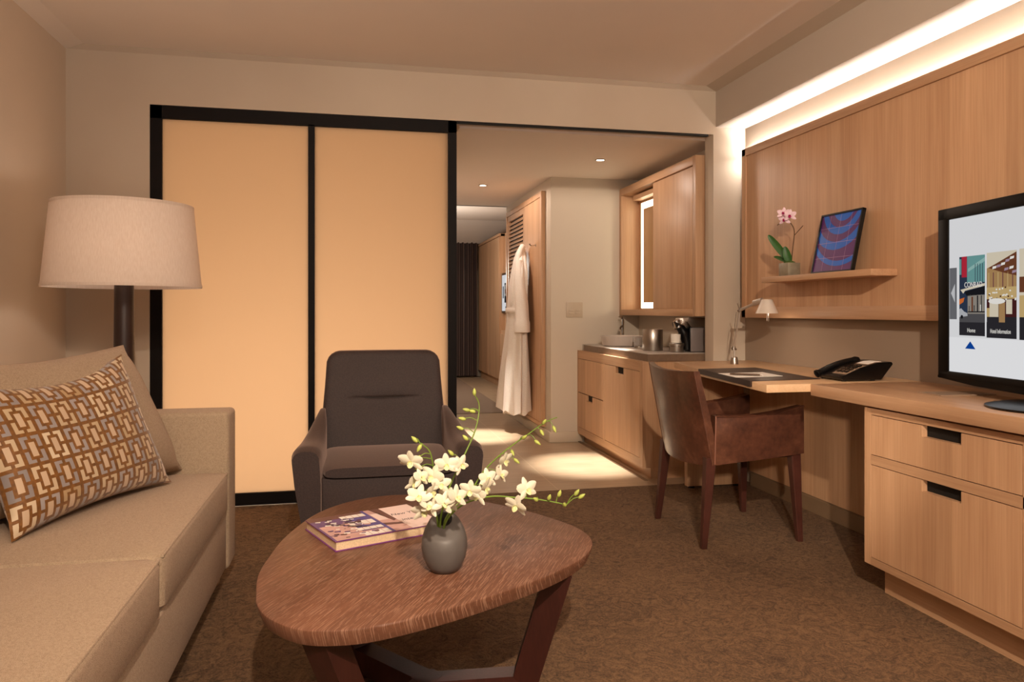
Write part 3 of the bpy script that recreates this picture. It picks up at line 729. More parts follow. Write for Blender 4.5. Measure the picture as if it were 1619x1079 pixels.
def notched(ya, yb, za, zb, hm, h, d, name, parent):
    pts = [(ya, za), (yb, za), (yb, zb), (hm + h, zb), (hm + h, zb - d), (hm - h, zb - d), (hm - h, zb), (ya, zb)]
    f = add(name, prism(B(), pts, 'yz', CX, CX + .02), M['oak_v'], parent, smooth=0)
    add('recess_shade', bx(CX + .0205, CX + .04, ya, yb, za, zb), M['dark'], f, smooth=0)  # dark backing paints the shade seen through the notch
notched(5.104, 5.704, .128, .398, 5.42, .075, .045, 'drawer', bc)
add('drawer', bx(CX, CX + .02, 5.104, 5.704, .405, .669), M['oak_v'], bc, smooth=0)
notched(4.40, 5.06, .128, .669, 4.76, .075, .045, 'door', bc)
add('stile', bx(CX, CX + .03, 4.38, 4.397, .125, .672), M['oak_v'], bc, smooth=0)
add('stone_top', prism(B(), [(1.785, 4.34), (2.279, 4.34), (2.279, CY1), (1.80, CY1), (1.785, 5.65)], 'xy', .7355, .784, .002), [M['stone']], bc)
b = bx(1.7835, 2.279, 4.338, 4.3395, .7355, .780); box(b, 1.782, 1.7845, 4.338, 5.64, .7355, .780); add('stone_edge', b, M['stone_edge'], bc, smooth=0)

bs = thing('wash_basin', 'round grey vessel basin on the bar counter', 'basin', (2.0, 5.36, .784))
add('bowl', lathe(B(), [(.140, .7842), (.150, .790), (.160, .83), (.166, .862), (.158, .862), (.15, .835), (.12, .81), (.02, .803), (.001, .803)], 2.0, 5.36, 40), M['ceramic'], bs)
add('drain', lathe(B(), [(.022, .8031), (.022, .806), (.001, .806)], 2.0, 5.36, 16), M['chrome'], bs)
fc = thing('faucet', 'chrome column faucet behind the grey basin', 'faucet', (2.10, 5.64, .784))
add('body', lathe(B(), [(.022, .7842), (.017, .79), (.017, .985), (.012, .988)], 2.10, 5.64, 20), M['chrome'], fc)
add('spout', tube(B(), [(2.10, 5.64, .93), (2.05, 5.55, .915), (2.035, 5.52, .90)], .010, 12), M['chrome'], fc)
add('lever', tube(B(), [(2.10, 5.64, .988), (2.10, 5.64, 1.0), (2.06, 5.60, 1.004)], [.010, .010, .005], 10), M['chrome'], fc)
ib = thing('ice_bucket', 'brushed steel ice bucket on the bar counter', 'bucket', (1.96, 4.68, .784))
add('bucket', lathe(B(), [(.066, .7842), (.068, .788), (.068, .925), (.066, .928), (.063, .924), (.063, .80), (.001, .80)], 1.96, 4.68, 40), M['steel'], ib)
add('lid', lathe(B(), [(.0625, .918), (.0625, .923), (.012, .925), (.001, .925)], 1.96, 4.68, 40), M['steel'], ib)
wg = thing('water_glass', 'small clear glass between basin and ice bucket', 'glass', (2.0, 5.03, .784))
g = G('clear_glass'); g.pbsdf((.95, .95, .95, 1), .03, Transmission_Weight=.95); M['glass'] = g.m
add('tumbler', lathe(B(), [(.028, .7842), (.034, .80), (.036, .86), (.034, .86), (.032, .80), (.001, .792)], 2.0, 5.03, 24), M['glass'], wg)

cm = thing('coffee_machine', 'compact chrome and grey capsule coffee machine on the bar counter', 'coffee machine', (2.13, 4.50, .784))
add('side_panel', bx(2.125, 2.235, 4.445, 4.555, .786, .942, .006), M['grey_box'], cm)
add('rear_body', bx(2.12, 2.25, 4.45, 4.55, .7845, .95, .01), M['plastic'], cm)
hd = [(2.055, .965), (2.07, 1.004), (2.10, 1.008), (2.22, 1.008), (2.252, .995), (2.265, .965), (2.258, .944), (2.13, .944), (2.118, .952), (2.10, .985), (2.085, .985), (2.073, .955)]
add('head', prism(B(), hd, 'xz', 4.44, 4.56, .004), M['steel'], cm)
hn = smooth_pts([(2.125, 4.50, .80), (2.118, 4.50, .86), (2.095, 4.50, .915), (2.062, 4.50, .958), (2.035, 4.50, .955)], 4)
add('front_column', tube(B(), hn, [.034] * 9 + [.028] * 8, 14), M['plastic'], cm)
add('spout_ring', tube(B(), [(2.062, 4.50, .945), (2.046, 4.50, .99)], [.030, .022], 16), M['chrome'], cm)
b = lathe(B(), [(.044, .7845), (.046, .79), (.046, .82), (.050, .822), (.050, .838), (.047, .841), (.001, .841)], 2.045, 4.49, 28)
add('drip_tray', b, M['steel'], cm)
cp = thing('espresso_cup', 'white paper cup on the drip tray of the coffee machine', 'cup', (2.035, 4.48, .842))
add('cup', lathe(B(), [(.026, .8415), (.030, .845), (.032, .900), (.030, .900), (.028, .85), (.001, .85)], 2.035, 4.48, 28), M['white_china'], cp)

# wall cabinet with lit mirror behind a sliding door
uc = thing('wall_cabinet', 'oak wall cabinet with sliding door and lit mirror above the bar', 'cabinet', (2.2, 5.03, 1.016))
UX, UY0, UY1, UZ0, UZ1 = 2.11, 4.346, 5.728, 1.016, 2.037
for ya, yb in ((UY0, UY0 + .045), (UY1 - .045, UY1)): add('side_panel', bx(UX, 2.279, ya, yb, UZ0, UZ1, .002), M['oak_vx'], uc)
for za, zb in ((UZ0, UZ0 + .045), (UZ1 - .055, UZ1)): add('rail', bx(UX, 2.279, UY0 + .045, UY1 - .045, za, zb, .002), M['oak_y'], uc)
add('carcass_back', bx(2.262, 2.279, UY0 + .045, UY1 - .045, UZ0 + .04, UZ1 - .05), M['oak_v'], uc, smooth=0)
add('sliding_door', bx(2.122, 2.14, 4.395, 5.06, UZ0 + .05, UZ1 - .06, .001), M['oak_v'], uc)
add('track', bx(2.18, 2.262, 4.4, 5.6, UZ1 - .105, UZ1 - .07), M['oak_y'], uc, smooth=0)
mr = add('mirror', bx(2.250, 2.2615, 4.45, 5.60, UZ0 + .055, UZ1 - .125), M['mirror'], uc, smooth=0)
b = B()
box(b, 2.2485, 2.2499, 5.56, 5.60, UZ0 + .055, UZ1 - .125); box(b, 2.2485, 2.2499, 4.45, 5.56, UZ0 + .055, UZ0 + .10); box(b, 2.2485, 2.2499, 4.45, 5.56, UZ1 - .175, UZ1 - .125)
add('mirror_light', b, M['mirror_led'], mr, smooth=0)

# switch plate on the hall wall
sw = thing('switch_plate', 'taupe four button switch plate on the hall wall', 'switch', (1.73, 5.73, 1.06))
add('plate', bx(1.661, 1.798, 5.722, 5.7299, 1.0, 1.12, .002), M['switch'], sw)
for i in range(2):
    for j in range(2): add('button', bx(1.684 + .052 * i, 1.724 + .052 * i, 5.719, 5.7222, 1.025 + .020 * j, 1.042 + .020 * j, .001), M['switch'], sw)

# downlights
for x, y, lb in ((1.70, 5.00, 'lit recessed ceiling lamp nearer the wall cabinet'), (1.07, 6.22, 'lit recessed ceiling lamp farther along the hall ceiling')):
    dl = thing('downlight', lb, 'ceiling lamp', (x, y, 2.12), group='recessed hall lamps')
    add('trim_ring', lathe(B(), [(.036, 2.1195), (.036, 2.116), (.028, 2.114), (.028, 2.1195)], x, y, 28, cap=False), M['white'], dl)
    add('lens', lathe(B(), [(.027, 2.1185), (.027, 2.1165)], x, y, 28), M['lens'], dl)

# ------------------------------------------------------------------ closet with robe
cl = thing('closet', 'oak closet front with one louvred and one plain door', 'closet', (1.52, 6.6, .09))
ZA, ZB = .10, 2.035
b = B()
box(b, 1.498, 1.5345, 5.90, 5.94, ZA, ZB, .002); box(b, 1.498, 1.5345, 7.30, 7.34, ZA, ZB, .002); box(b, 1.498, 1.5345, 5.94, 7.30, ZB - .045, ZB, .002); box(b, 1.498, 1.5345, 5.94, 7.30, ZA, ZA + .03, .002)
add('frame', b, M['oak_v'], cl)
add('plain_door', bx(1.503, 1.52, 5.945, 6.545, ZA + .032, ZB - .048), M['oak_v'], cl, smooth=0)
lv = B()
box(lv, 1.506, 1.53, 6.548, 6.60, ZA + .032, ZB - .048); box(lv, 1.506, 1.53, 7.245, 7.297, ZA + .032, ZB - .048); box(lv, 1.506, 1.53, 6.6, 7.245, ZB - .10, ZB - .048); box(lv, 1.506, 1.53, 6.6, 7.245, ZA + .032, ZA + .09)
lo = add('louvred_door', lv, M['oak_v'], cl, smooth=0)
sl = B()
n = 46
for k in range(n):
    z = ZA + .10 + (ZB - .11 - ZA - .10) * k / n
    prism(sl, [(1.506, z), (1.510, z), (1.528, z + .034), (1.524, z + .034)], 'xz', 6.60, 7.245)
box(sl, 1.529, 1.533, 6.59, 7.25, ZA + .05, ZB - .06, mi=1)
add('louvre', sl, [M['oak_y'], M['dark']], lo, smooth=0)
hk = thing('robe_hook', 'small chrome robe hook on the plain closet door', 'hook', (1.50, 6.10, 1.61))
b = lathe(B(), [(.012, 0), (.012, .006)], 0, 0, 14); b.transform(Matrix.Translation((1.503, 6.10, 1.605)) @ Matrix.Rotation(R(-90), 4, 'Y'))
add('rosette', b, M['chrome'], hk)
add('peg', tube(B(), [(1.50, 6.10, 1.605), (1.46, 6.10, 1.602), (1.447, 6.10, 1.618)], [.005, .005, .007], 10), M['chrome'], hk)

rb = thing('bathrobe', 'long white towelling bathrobe hanging on the closet door', 'bathrobe', (1.40, 6.42, 1.0))
def robe_rings(levels, ph, folds, n=56):
    rings = []
    for z, cx, cy, rx, ry, amp in levels:
        r = []
        for k in range(n):
            a = 2 * math.pi * k / n
            m = 1 + amp * math.sin(folds * a + ph + z * 1.5) + amp * .5 * math.sin((folds * 2 - 3) * a + 1.3 + ph)
            x = cx + rx * m * math.cos(a); y = cy + ry * m * math.sin(a)
            r.append((min(x, 1.4995), y, z + (amp * .12 * math.sin(folds * a + ph) if z < .25 else 0)))
        rings.append(r)
    return rings
lv_ = [(1.612, 1.465, 6.43, .012, .02, 0), (1.60, 1.452, 6.43, .032, .05, .02), (1.56, 1.445, 6.42, .045, .085, .04), (1.50, 1.432, 6.40, .052, .13, .05), (1.40, 1.425, 6.39, .062, .18, .06), (1.25, 1.415, 6.39, .075, .21, .07),
       (1.05, 1.408, 6.40, .080, .21, .08), (.96, 1.405, 6.40, .078, .20, .08), (.80, 1.402, 6.41, .088, .22, .11), (.55, 1.395, 6.42, .104, .25, .14), (.30, 1.388, 6.43, .116, .27, .17), (.17, 1.386, 6.44, .120, .28, .18), (.165, 1.39, 6.44, .10, .24, .18)]
add('robe_body', loft(B(), robe_rings(lv_, .4, 7)), M['robe'], rb, smooth=60)
sv = [(1.49, 1.400, 6.30, .034, .05, .03), (1.30, 1.395, 6.24, .048, .062, .05), (1.10, 1.400, 6.20, .055, .066, .06), (.97, 1.402, 6.19, .058, .070, .06), (.955, 1.402, 6.19, .066, .080, .03), (.87, 1.402, 6.19, .068, .082, .03), (.865, 1.402, 6.19, .05, .06, .03)]
add('sleeve', loft(B(), robe_rings(sv, 1.0, 5, 32)), M['robe'], rb, smooth=60)
add('collar', tube(B(), smooth_pts([(1.452, 6.36, 1.625), (1.42, 6.33, 1.57), (1.39, 6.31, 1.45), (1.36, 6.30, 1.28), (1.345, 6.31, 1.08)], 5), [.02] + [.026] * 19 + [.012], 10), M['robe'], rb, smooth=60)
b = loft(B(), robe_rings([(1.075, 1.407, 6.40, .085, .222, .06), (1.07, 1.407, 6.40, .090, .228, .06), (1.035, 1.407, 6.40, .090, .228, .06), (1.03, 1.407, 6.40, .085, .222, .06)], .4, 7))
add('belt', b, M['robe'], rb, smooth=60)

# ------------------------------------------------------------------ bedroom furniture and curtain
wd = thing('wardrobe', 'tall oak wardrobe wall at the far bedroom', 'wardrobe', (2.2, 10.4, 0))
add('carcass', bx(1.95, 2.498, 9.9, 11.64, .10, 2.10), M['oak_v'], wd, smooth=0)
add('plinth', bx(1.97, 2.498, 9.9, 11.64, 0, .10), M['oak_y'], wd, smooth=0)
for y in (9.91, 10.78): add('door', bx(1.93, 1.95, y, y + .85, .12, 2.06), M['oak_v'], wd, smooth=0)
add('cornice', bx(1.925, 2.498, 9.9, 11.64, 2.07, 2.105), M['oak_y'], wd, smooth=0)
tu = thing('media_unit', 'low oak drawer unit under the small bedroom television', 'cabinet', (2.2, 9.5, 0))
add('carcass', bx(1.95, 2.498, 9.0, 9.895, 0, .79), M['oak_v'], tu, smooth=0)
add('back_board', bx(2.005, 2.498, 9.0, 9.895, .79, 2.105), M['oak_v'], tu, smooth=0)
for z0, z1 in ((.44, .745), (.10, .43)):
    f = add('drawer', bx(1.932, 1.9495, 9.02, 9.88, z0, z1), M['oak_v'], tu, smooth=0)
    add('recess_shade', bx(1.929, 1.9318, 9.42, 9.52, z1 - .075, z1 - .015), M['dark'], f, smooth=0)  # dark plate on the drawer face, painted as a shaded recess
t2 = thing('television', 'small lit television beyond the hanging bathrobe', 'television', (2.1, 9.6, 1.0))
add('casing', bx(1.96, 2.004, 9.1, 9.89, 1.02, 1.56, .006), M['plastic'], t2)
b = B(); P2, U2, V2, N2 = Vector((1.958, 9.86, 0)), Vector((0, -1, 0)), Vector((0, 0, 1)), Vector((-1, 0, 0))
patch(b, P2, U2, V2, 0, 1.05, .73, 1.53, EM['grey'], lift=.0, N=N2); patch(b, P2, U2, V2, .05, 1.22, .13, 1.38, EM['arrow'], lift=.0008, N=N2)
for u in (.17, .36, .55): patch(b, P2, U2, V2, u, 1.16, u + .16, 1.42, EM['black'], lift=.0008, N=N2); patch(b, P2, U2, V2, u + .01, 1.25, u + .15, 1.40, EM['concrete'], lift=.0012, N=N2); patch(b, P2, U2, V2, u + .03, 1.28, u + .09, 1.34, EM['brown'], lift=.0016, N=N2)
patch(b, P2, U2, V2, 0, 0, 0, 0, EM['black'], poly=[(.22, 1.09), (.28, 1.09), (.25, 1.12)], lift=.0008, N=N2)
add('screen', b, EMats, t2, smooth=0)
b = B(); rings = []
npt = 150
for z in (.03, 1.0, 2.14):
    r = [(.7 + 1.215 * i / npt, 11.60 + .035 * math.sin(i * .72) + .008 * math.sin(i * .31), z) for i in range(npt + 1)]
    r += [(x, y + .012, z) for x, y, z in r[::-1]]
    rings.append(r)
ct = add('curtain', loft(b, rings), M['curtain'], smooth=60, base=(1.3, 11.6, 0)); tag(ct, 'dark plum pleated curtain at the far bedroom window', 'curtain')

# ------------------------------------------------------------------ sofa
so = thing('sofa', 'beige linen sofa along the left wall', 'sofa', (-.93, 1.95, 0))
SX0, SX1, SY0, SY1 = -1.425, -.458, .80, 3.10
add('base', bx(SX0 + .01, -.468, .95, 2.945, .085, .305, .012, 3), M['sofa'], so)
def arm(y0, y1): return bx(SX0, SX1, y0, y1, .08, .672, .018, 4)
add('armrest', arm(2.937, SY1), M['sofa'], so); add('armrest', arm(SY0, .963), M['sofa'], so)
add('backrest', bx(SX0, -1.16, .955, 2.945, .085, .69, .03, 4), M['sofa'], so)
def cushion(x0, x1, y0, y1, z0, z1, crown, r=.03, nx=18, ny=18):
    b = B(); rings = []
    def ring(inset, z, ext=0): return inset, z
    pts = sell((x0 + x1) / 2, (y0 + y1) / 2, 1, 1, 128, 26)
    hx, hy, cx, cy = (x1 - x0) / 2, (y1 - y0) / 2, (x0 + x1) / 2, (y0 + y1) / 2
    def rg(k, z): return [(cx + (px - cx) * (hx - k), cy + (py - cy) * (hy - k), z) for px, py in pts]
    prof = [(.02, z0), (.006, z0 + .004), (0, z0 + .014), (0, z1 - .016), (.003, z1 - .006), (.010, z1)]
    rings = [rg(k, z) for k, z in prof]
    for s in (.06, .12, .20, .28, .36, .42):
        kx = s
        q = 1 - max(0, 1 - s / .42) ** 2
        rings.append([(cx + (px - cx) * (hx * (1 - s / .46)), cy + (py - cy) * (hy * (1 - s / .46)), z1 + crown * q) for px, py in pts])
    return loft(b, rings)
for y0, y1 in ((1.958, 2.935), (.967, 1.954)):
    c_ = add('seat_cushion', cushion(-1.165, -.456, y0, y1, .307, .448, .018), M['sofa'], so)
    pts = [(x, y, .4485) for x, y in ((-.462, y0 + .02), (-.462, y1 - .02))]
    add('piping', tube(B(), [(-.4635, y0 + .015, .4445), (-.4635, y1 - .015, .4445)], .0042, 8), M['sofa'], c_)
for x in (-.53, -1.36):
    for y in (.86, 3.03): add('leg', loft(B(), [[(x - s, y - s, z), (x + s, y - s, z), (x + s, y + s, z), (x - s, y + s, z)] for s, z in ((.020, 0), (.030, .085))]), M['leg_wood'], so, smooth=0)

def pillow(corners, thick, n=22, sag=.0, pinch=.06, back=True):
    """pillow from its four corners (bottom-left, bottom-right, top-right, top-left seen from the front)"""
    bl, br, tr, tl_ = [Vector(c) for c in corners]
    nrm = (br - bl).cross(tl_ - bl).normalized()
    b = B(); uvl = b.loops.layers.uv.new('UVMap')
    def pos(u, v, s):
        e = (1 - abs(2 * u - 1) ** 3.2) * (1 - abs(2 * v - 1) ** 3.2)
        pu_ = u + (.5 - u) * pinch * (1 - abs(2 * v - 1) ** 2) * abs(2 * u - 1) ** 3 * 1.6
        pv_ = v + (.5 - v) * pinch * (1 - abs(2 * u - 1) ** 2) * abs(2 * v - 1) ** 3 * 1.6
        p = bl.lerp(br, pu_).lerp(tl_.lerp(tr, pu_), pv_)
        return p + nrm * (s * thick * .5 * max(e, 0) ** .62) + Vector((0, 0, -sag * math.sin(math.pi * u) * v))
    grid = {}
    for s in (1, -1):
        for i in range(n + 1):
            for j in range(n + 1):
                edge = i in (0, n) or j in (0, n)
                key = (i, j, 0 if edge else s)
                if key not in grid: grid[key] = b.verts.new(pos(i / n, j / n, 0 if edge else s))
        for i in range(n):
            for j in range(n):
                q = [(i, j), (i + 1, j), (i + 1, j + 1), (i, j + 1)]
                vs = [grid[(a, c, 0 if (a in (0, n) or c in (0, n)) else s)] for a, c in q]
                if s < 0: vs = vs[::-1]; q = q[::-1]
                f = b.faces.new(vs)
                for lp, (a, c) in zip(f.loops, q): lp[uvl].uv = (a / n, c / n)
    return b
bk = [(-1.05, 2.03, .478), (-.618, 2.925, .468), (-.80, 2.86, .930), (-1.20, 2.05, .935)]
b = pillow(bk, .27, sag=.03, pinch=.03); add('back_cushion', b, M['sofa'], so, smooth=80)
b = pillow([(-1.02, .99, .478), (-1.02, 1.955, .478), (-1.10, 1.955, .905), (-1.10, .99, .90)], .14, sag=.02, pinch=.03); add('back_cushion', b, M['sofa'], so, smooth=80)
pw_ = thing('throw_pillow', 'gold brocade pillow with a geometric bracket pattern on the sofa', 'pillow', (-.8, 2.4, .46))
b = pillow([(-.85, 2.105, .463), (-.605, 2.70, .470), (-.765, 2.715, .905), (-1.01, 2.12, .865)], .15, n=28, sag=.03, pinch=.07); add('cover', b, M['pillow'], pw_, smooth=80)

# ------------------------------------------------------------------ floor lamp
fl = thing('floor_lamp', 'floor lamp with wide white drum shade in the corner behind the sofa', 'lamp', (-.976, 3.5, 0))
add('base', lathe(B(), [(.16, 0), (.16, .018), (.15, .024), (.04, .026)], -.976, 3.5, 40), M['lamp_wood'], fl)
add('pole', lathe(B(), [(.046, .025), (.046, .3), (.041, .9), (.038, 1.20)], -.976, 3.5, 24), M['lamp_wood'], fl)
b = lathe(B(), [(.312, 1.152), (.278, 1.508), (.276, 1.508), (.310, 1.152)], -.976, 3.5, 72, cap=False)
bm_ = lathe(b, [(.310, 1.152), (.312, 1.152)], -.976, 3.5, 72, cap=False)
shd = add('lamp_shade', b, M['shade'], fl)
for r, z in ((.3125, 1.158), (.2785, 1.504)):
    b = lathe(B(), [(r - .002, z - .006), (r + .0012, z - .006), (r + .0008, z + .006), (r - .002, z + .006)], -.976, 3.5, 72, cap=False)
    add('shade_trim', b, M['shade'], shd)
b = B()
for k in range(3): a = k * 2.094 + .4; tube(b, [(-.976, 3.5, 1.49), (-.976 + .276 * math.cos(a), 3.5 + .276 * math.sin(a), 1.495)], .003, 6)
tube(b, [(-.976, 3.5, 1.2), (-.976, 3.5, 1.49)], .008, 8)
add('shade_carrier', b, M['steel'], fl)
add('bulb', lathe(B(), [(.014, 1.24), (.028, 1.28), (.034, 1.32), (.026, 1.36), (.004, 1.375)], -.976, 3.5, 18), M['white_china'], fl)
light('floor_lamp_light', 'POINT', (-.976, 3.44, 1.33), 2.2, (1, .84, .70), size=.05)

# ------------------------------------------------------------------ armchair
ac = thing('armchair', 'plum brown velvet armchair in front of the glass door', 'armchair', (.14, 3.3, 0))
AXc = .14
def smoothstep(t): t = max(0, min(1, t)); return t * t * (3 - 2 * t)
add('seat_base', bx(AXc - .272, AXc + .272, 3.022, 3.56, .10, .392, .014, 3), M['velvet'], ac)
# seat cushion with domed front
b = B(); rings = []
for i in range(17):
    t = i / 16; y = 3.004 + .50 * t
    rise = .016 + .026 * math.sin(math.pi * min(1, (t * .9 + .06))) ** .6
    row = []
    for k in range(28):
        a = 2 * math.pi * k / 28; c_, s_ = math.cos(a), math.sin(a)
        hw = .268 * (1 - .06 * (1 - min(1, t * 6)) ** 2)
        row.append((AXc + hw * math.copysign(abs(c_) ** .28, c_), y, (.404 + (.014 if s_ < 0 else rise) * math.copysign(abs(s_) ** .6, s_))))
    rings.append(row)
add('seat_cushion', loft(b, rings), M['velvet'], ac, smooth=60)
# back: loft over height, front face dished, tuck line at mid height
b = B(); rings = []
zs = [.16, .25, .36, .42, .48, .54, .58, .61, .63, .641, .646, .654, .67, .69, .71, .74, .78, .81, .832, .846, .856, .860]
for z in zs:
    t = (z - .16) / .70
    hw = .290 - .022 * smoothstep((z - .45) / .4)
    if z > .80: hw -= .065 * (1 - math.sqrt(max(0, 1 - ((z - .80) / .0605) ** 2)))
    yf = 3.435 + .155 * t + (.010 * math.sin(math.pi * t))
    bulge = .020 * math.exp(-((z - .68) / .05) ** 2) if z >= .646 else .010 * math.exp(-((.63 - z) / .06) ** 2) - (.012 if z in (.641,) else 0)
    th = .135 - .05 * t
    if z > .83: th *= .55 + .45 * math.sqrt(max(0, 1 - ((z - .83) / .031) ** 2)); yf += (.085 - th) * .4
    row = []
    for k in range(48):
        a = 2 * math.pi * k / 48; c_, s_ = math.cos(a), math.sin(a)
        x = hw * math.copysign(abs(c_) ** .35, c_); y = th / 2 * math.copysign(abs(s_) ** .5, s_)
        wx = math.exp(-(x / .12) ** 4)
        row.append((AXc + x, yf + th / 2 + y + .035 * (1 - (x / .3) ** 2) - (bulge * wx if s_ < 0 else 0), z))
    rings.append(row)
bk_ = add('backrest', loft(b, rings), M['velvet'], ac, smooth=60)
# arms
def arm_loft(sg):
    rings = []
    for i in range(22):
        t = i / 21
        y = 3.0 + .64 * t
        top = .512 + .03 * t + .072 * smoothstep((t - .2) / .58) - .10 * smoothstep((t - .78) / .22)
        if t < .06: top -= .012 * (1 - t / .06) ** 2
        xo = .383 - .078 * smoothstep(t / .85) - .02 * t; xi = .268 - .014 * math.sin(math.pi * min(1, t * 1.3)) 
        bot = .09
        row = []
        cx_ = (xo + xi) / 2; hw = (xo - xi) / 2
        if t < .05: hw *= .90 + .1 * (t / .05)
        # outline: down the outer side, tapering towards the floor, round over the top
        n_ = 12
        for k in range(n_ + 1):
            a = math.pi * k / n_
            row.append((cx_ + hw * math.copysign(abs(math.cos(a)) ** .75, math.cos(a)), top - hw * .85 + hw * .85 * math.sin(a) ** .8))
        low = []
        for f in (.25, .5, .75, 1): low.append((xi, top - hw * .85 - (top - hw * .85 - bot) * f))
        up_ = []
        for f in (1, .75, .5, .25): up_.append((xo - .062 * f, top - hw * .85 - (top - hw * .85 - bot) * f))
        row = row + low + up_
        rings.append([(AXc + sg * px, y, pz) for px, pz in row])
    return loft(B(), rings)
for sg in (-1, 1): add('armrest', arm_loft(sg), M['velvet'], ac, smooth=60)
for x in (-.24, .24):
    for y in (3.09, 3.5): add('leg', lathe(B(), [(.016, 0), (.022, .105)], AXc + x, y, 14), M['lamp_wood'], ac)
add('seam', tube(B(), [(AXc - .095, 3.557, .6445), (AXc - .03, 3.553, .6435), (AXc + .03, 3.553, .6435), (AXc + .095, 3.557, .6445)], .0013, 6), M['dark'], ac)

# ------------------------------------------------------------------ desk chair
dc = thing('desk_chair', 'oxblood leather desk chair with arms pulled up to the desk', 'chair', (1.75, 3.28, 0))
yc = 3.28
b = B(); rings = []
for i in range(15):
    t = i / 14; z = .368 + .42 * t
    hw = .262 - .010 * t
    row_o, row_i = [], []
    for k in range(17):
        s = -1 + 2 * k / 16
        y = yc + hw * s
        xb = 1.545 - .085 * t - .050 * (1 - abs(s) ** 2.2) * (1 - .2 * t)
        zz = z - (.030 * (1 - s * s) if t > .9 else 0) * (t - .9) / .1 * .4 + (.02 * s if t > .8 else 0) * (t - .8) / .2 * .2
        zz -= .020 * (1 - abs(s) ** 2) * (1 - t) ** 3
        row_o.append((xb, y, zz)); row_i.append((xb + .040 - .012 * t, y, zz))
    rings.append(row_o + row_i[::-1])
add('backrest', loft(b, rings), M['leather'], dc, smooth=50)
for s in (-1, 1):
    rr = [(rings[i][0 if s < 0 else 16]) for i in range(15)]
    add('piping', tube(B(), [(x + .002, y, z) for x, y, z in rr], .0045, 8), M['leather'], dc)
def arm_panel(s):
    """sling arm: curved leather sheet hung between rear and front, thick top edge"""
    rings = []
    for i in range(17):
        t = i / 16
        x = 1.560 + (1.995 - 1.560) * t
        zt = .588 + .034 * t - .018 * math.sin(math.pi * t) ; zb = .368 + .036 * t
        yo = yc + s * (.262 + .006 * math.sin(math.pi * t)); yi = yc + s * (.205 if t > .04 else .215)
        if t > .97: yi += s * .004
        rings.append([(x, yo, zb), (x, yo, (zb + zt) / 2), (x, yo - s * .001, zt - .012), (x, yo - s * .008, zt), (x, (yo + yi) / 2, zt - .004 - .012 * math.sin(math.pi * t)), (x, yi + s * .004, zt - .002), (x, yi, zt - .014), (x, yi, (zb + zt) / 2), (x, yi, zb)])
    return loft(B(), rings)
for s in (-1, 1):
    a_ = add('armrest', arm_panel(s), M['leather'], dc, smooth=50)
    top = [(1.560 + .435 * t, yc + s * .262, .588 + .034 * t - .018 * math.sin(math.pi * t) - .004) for t in [k / 12 for k in range(13)]]
    add('piping', tube(B(), top, .004, 8), M['leather'], a_)
    add('edge_binding', tube(B(), [(1.561, yc + s * .263, .585), (1.558, yc + s * .264, .48), (1.556, yc + s * .263, .372)], .004, 8), M['stitch'], a_)
add('seat', cushion(1.53, 1.985, yc - .21, yc + .21, .375, .452, .012), M['leather'], dc)
for (x0, y0, x1, y1) in ((1.545, 3.045, 1.508, 3.031), (1.545, 3.515, 1.503, 3.523), (1.965, 3.052, 1.986, 3.040), (1.965, 3.515, 1.992, 3.552)):
    b = loft(B(), [[(x + a * sx, y + c_ * sx, z) for a, c_ in ((-1, -.8), (-.8, -1), (.8, -1), (1, -.8), (1, .8), (.8, 1), (-.8, 1), (-1, .8))] for x, y, z, sx in ((x1, y1, 0, .0125), ((x0 + x1) / 2, (y0 + y1) / 2, .19, .018), (x0, y0, .40, .024))])
    add('leg', b, M['leather_leg'], dc)

# ------------------------------------------------------------------ coffee table
tb = thing('coffee_table', 'rounded triangular brown oak coffee table with three legs', 'table', (.2, 2.05, 0))
outl = [(-.222, 1.80), (-.232, 1.92), (-.222, 2.05), (-.190, 2.25), (-.115, 2.47), (.0, 2.605), (.15, 2.655), (.29, 2.60), (.43, 2.50), (.545, 2.36), (.625, 2.22), (.662, 2.11), (.657, 2.00), (.60, 1.89), (.49, 1.785), (.345, 1.69), (.19, 1.61), (.055, 1.560), (-.035, 1.552), (-.115, 1.577), (-.180, 1.65), (-.212, 1.73)]
sp_ = [(p.x, p.y) for p in smooth_pts([(x, y, 0) for x, y in outl], 6, True)]
ccx, ccy = .2, 2.05
def inset(k): return [(x - k * (x - ccx) / math.hypot(x - ccx, y - ccy), y - k * (y - ccy) / math.hypot(x - ccx, y - ccy)) for x, y in sp_]
b = loft(B(), [[(x, y, z) for x, y in inset(k)] for k, z in ((.016, .3615), (.012, .363), (.0, .394), (.001, .398), (.004, .400))])
add('table_top', b, M['walnut'], tb, smooth=40)
hub = Vector((.19, 1.985, 0))
for top, bot in (((.525, 1.885), (.440, 1.972)), ((-.065, 1.625), (.045, 1.755)), ((-.07, 2.36), (.025, 2.20))):
    tv_, bv = Vector((*top, .3615)), Vector((*bot, 0))
    d = (Vector((top[0], top[1], 0)) - hub).normalized(); s = Vector((-d.y, d.x, 0))
    b = loft(B(), [[c_ + d * a * .036 + s * e * .031 for a, e in ((-1, -1), (1, -1), (1, 1), (-1, 1))] for c_ in (bv, tv_)])
    lg = add('leg', b, M['mahogany'], tb, smooth=0)
    e_ = bv + (tv_ - bv) * .12; e_.z = 0
    b = loft(B(), [[Vector((p.x, p.y, z)) + s * k * .030 for k, z in ((-1, .012), (1, .012), (1, .075), (-1, .075))] for p in (hub + d * .020, e_)])
    add('stretcher', b, M['mahogany'], tb, smooth=0)

add('hub', prism(B(), [(hub.x + .042 * math.cos(k * math.pi / 3), hub.y + .042 * math.sin(k * math.pi / 3)) for k in range(6)], 'xy', .0115, .0755), M['mahogany'], tb, smooth=0)

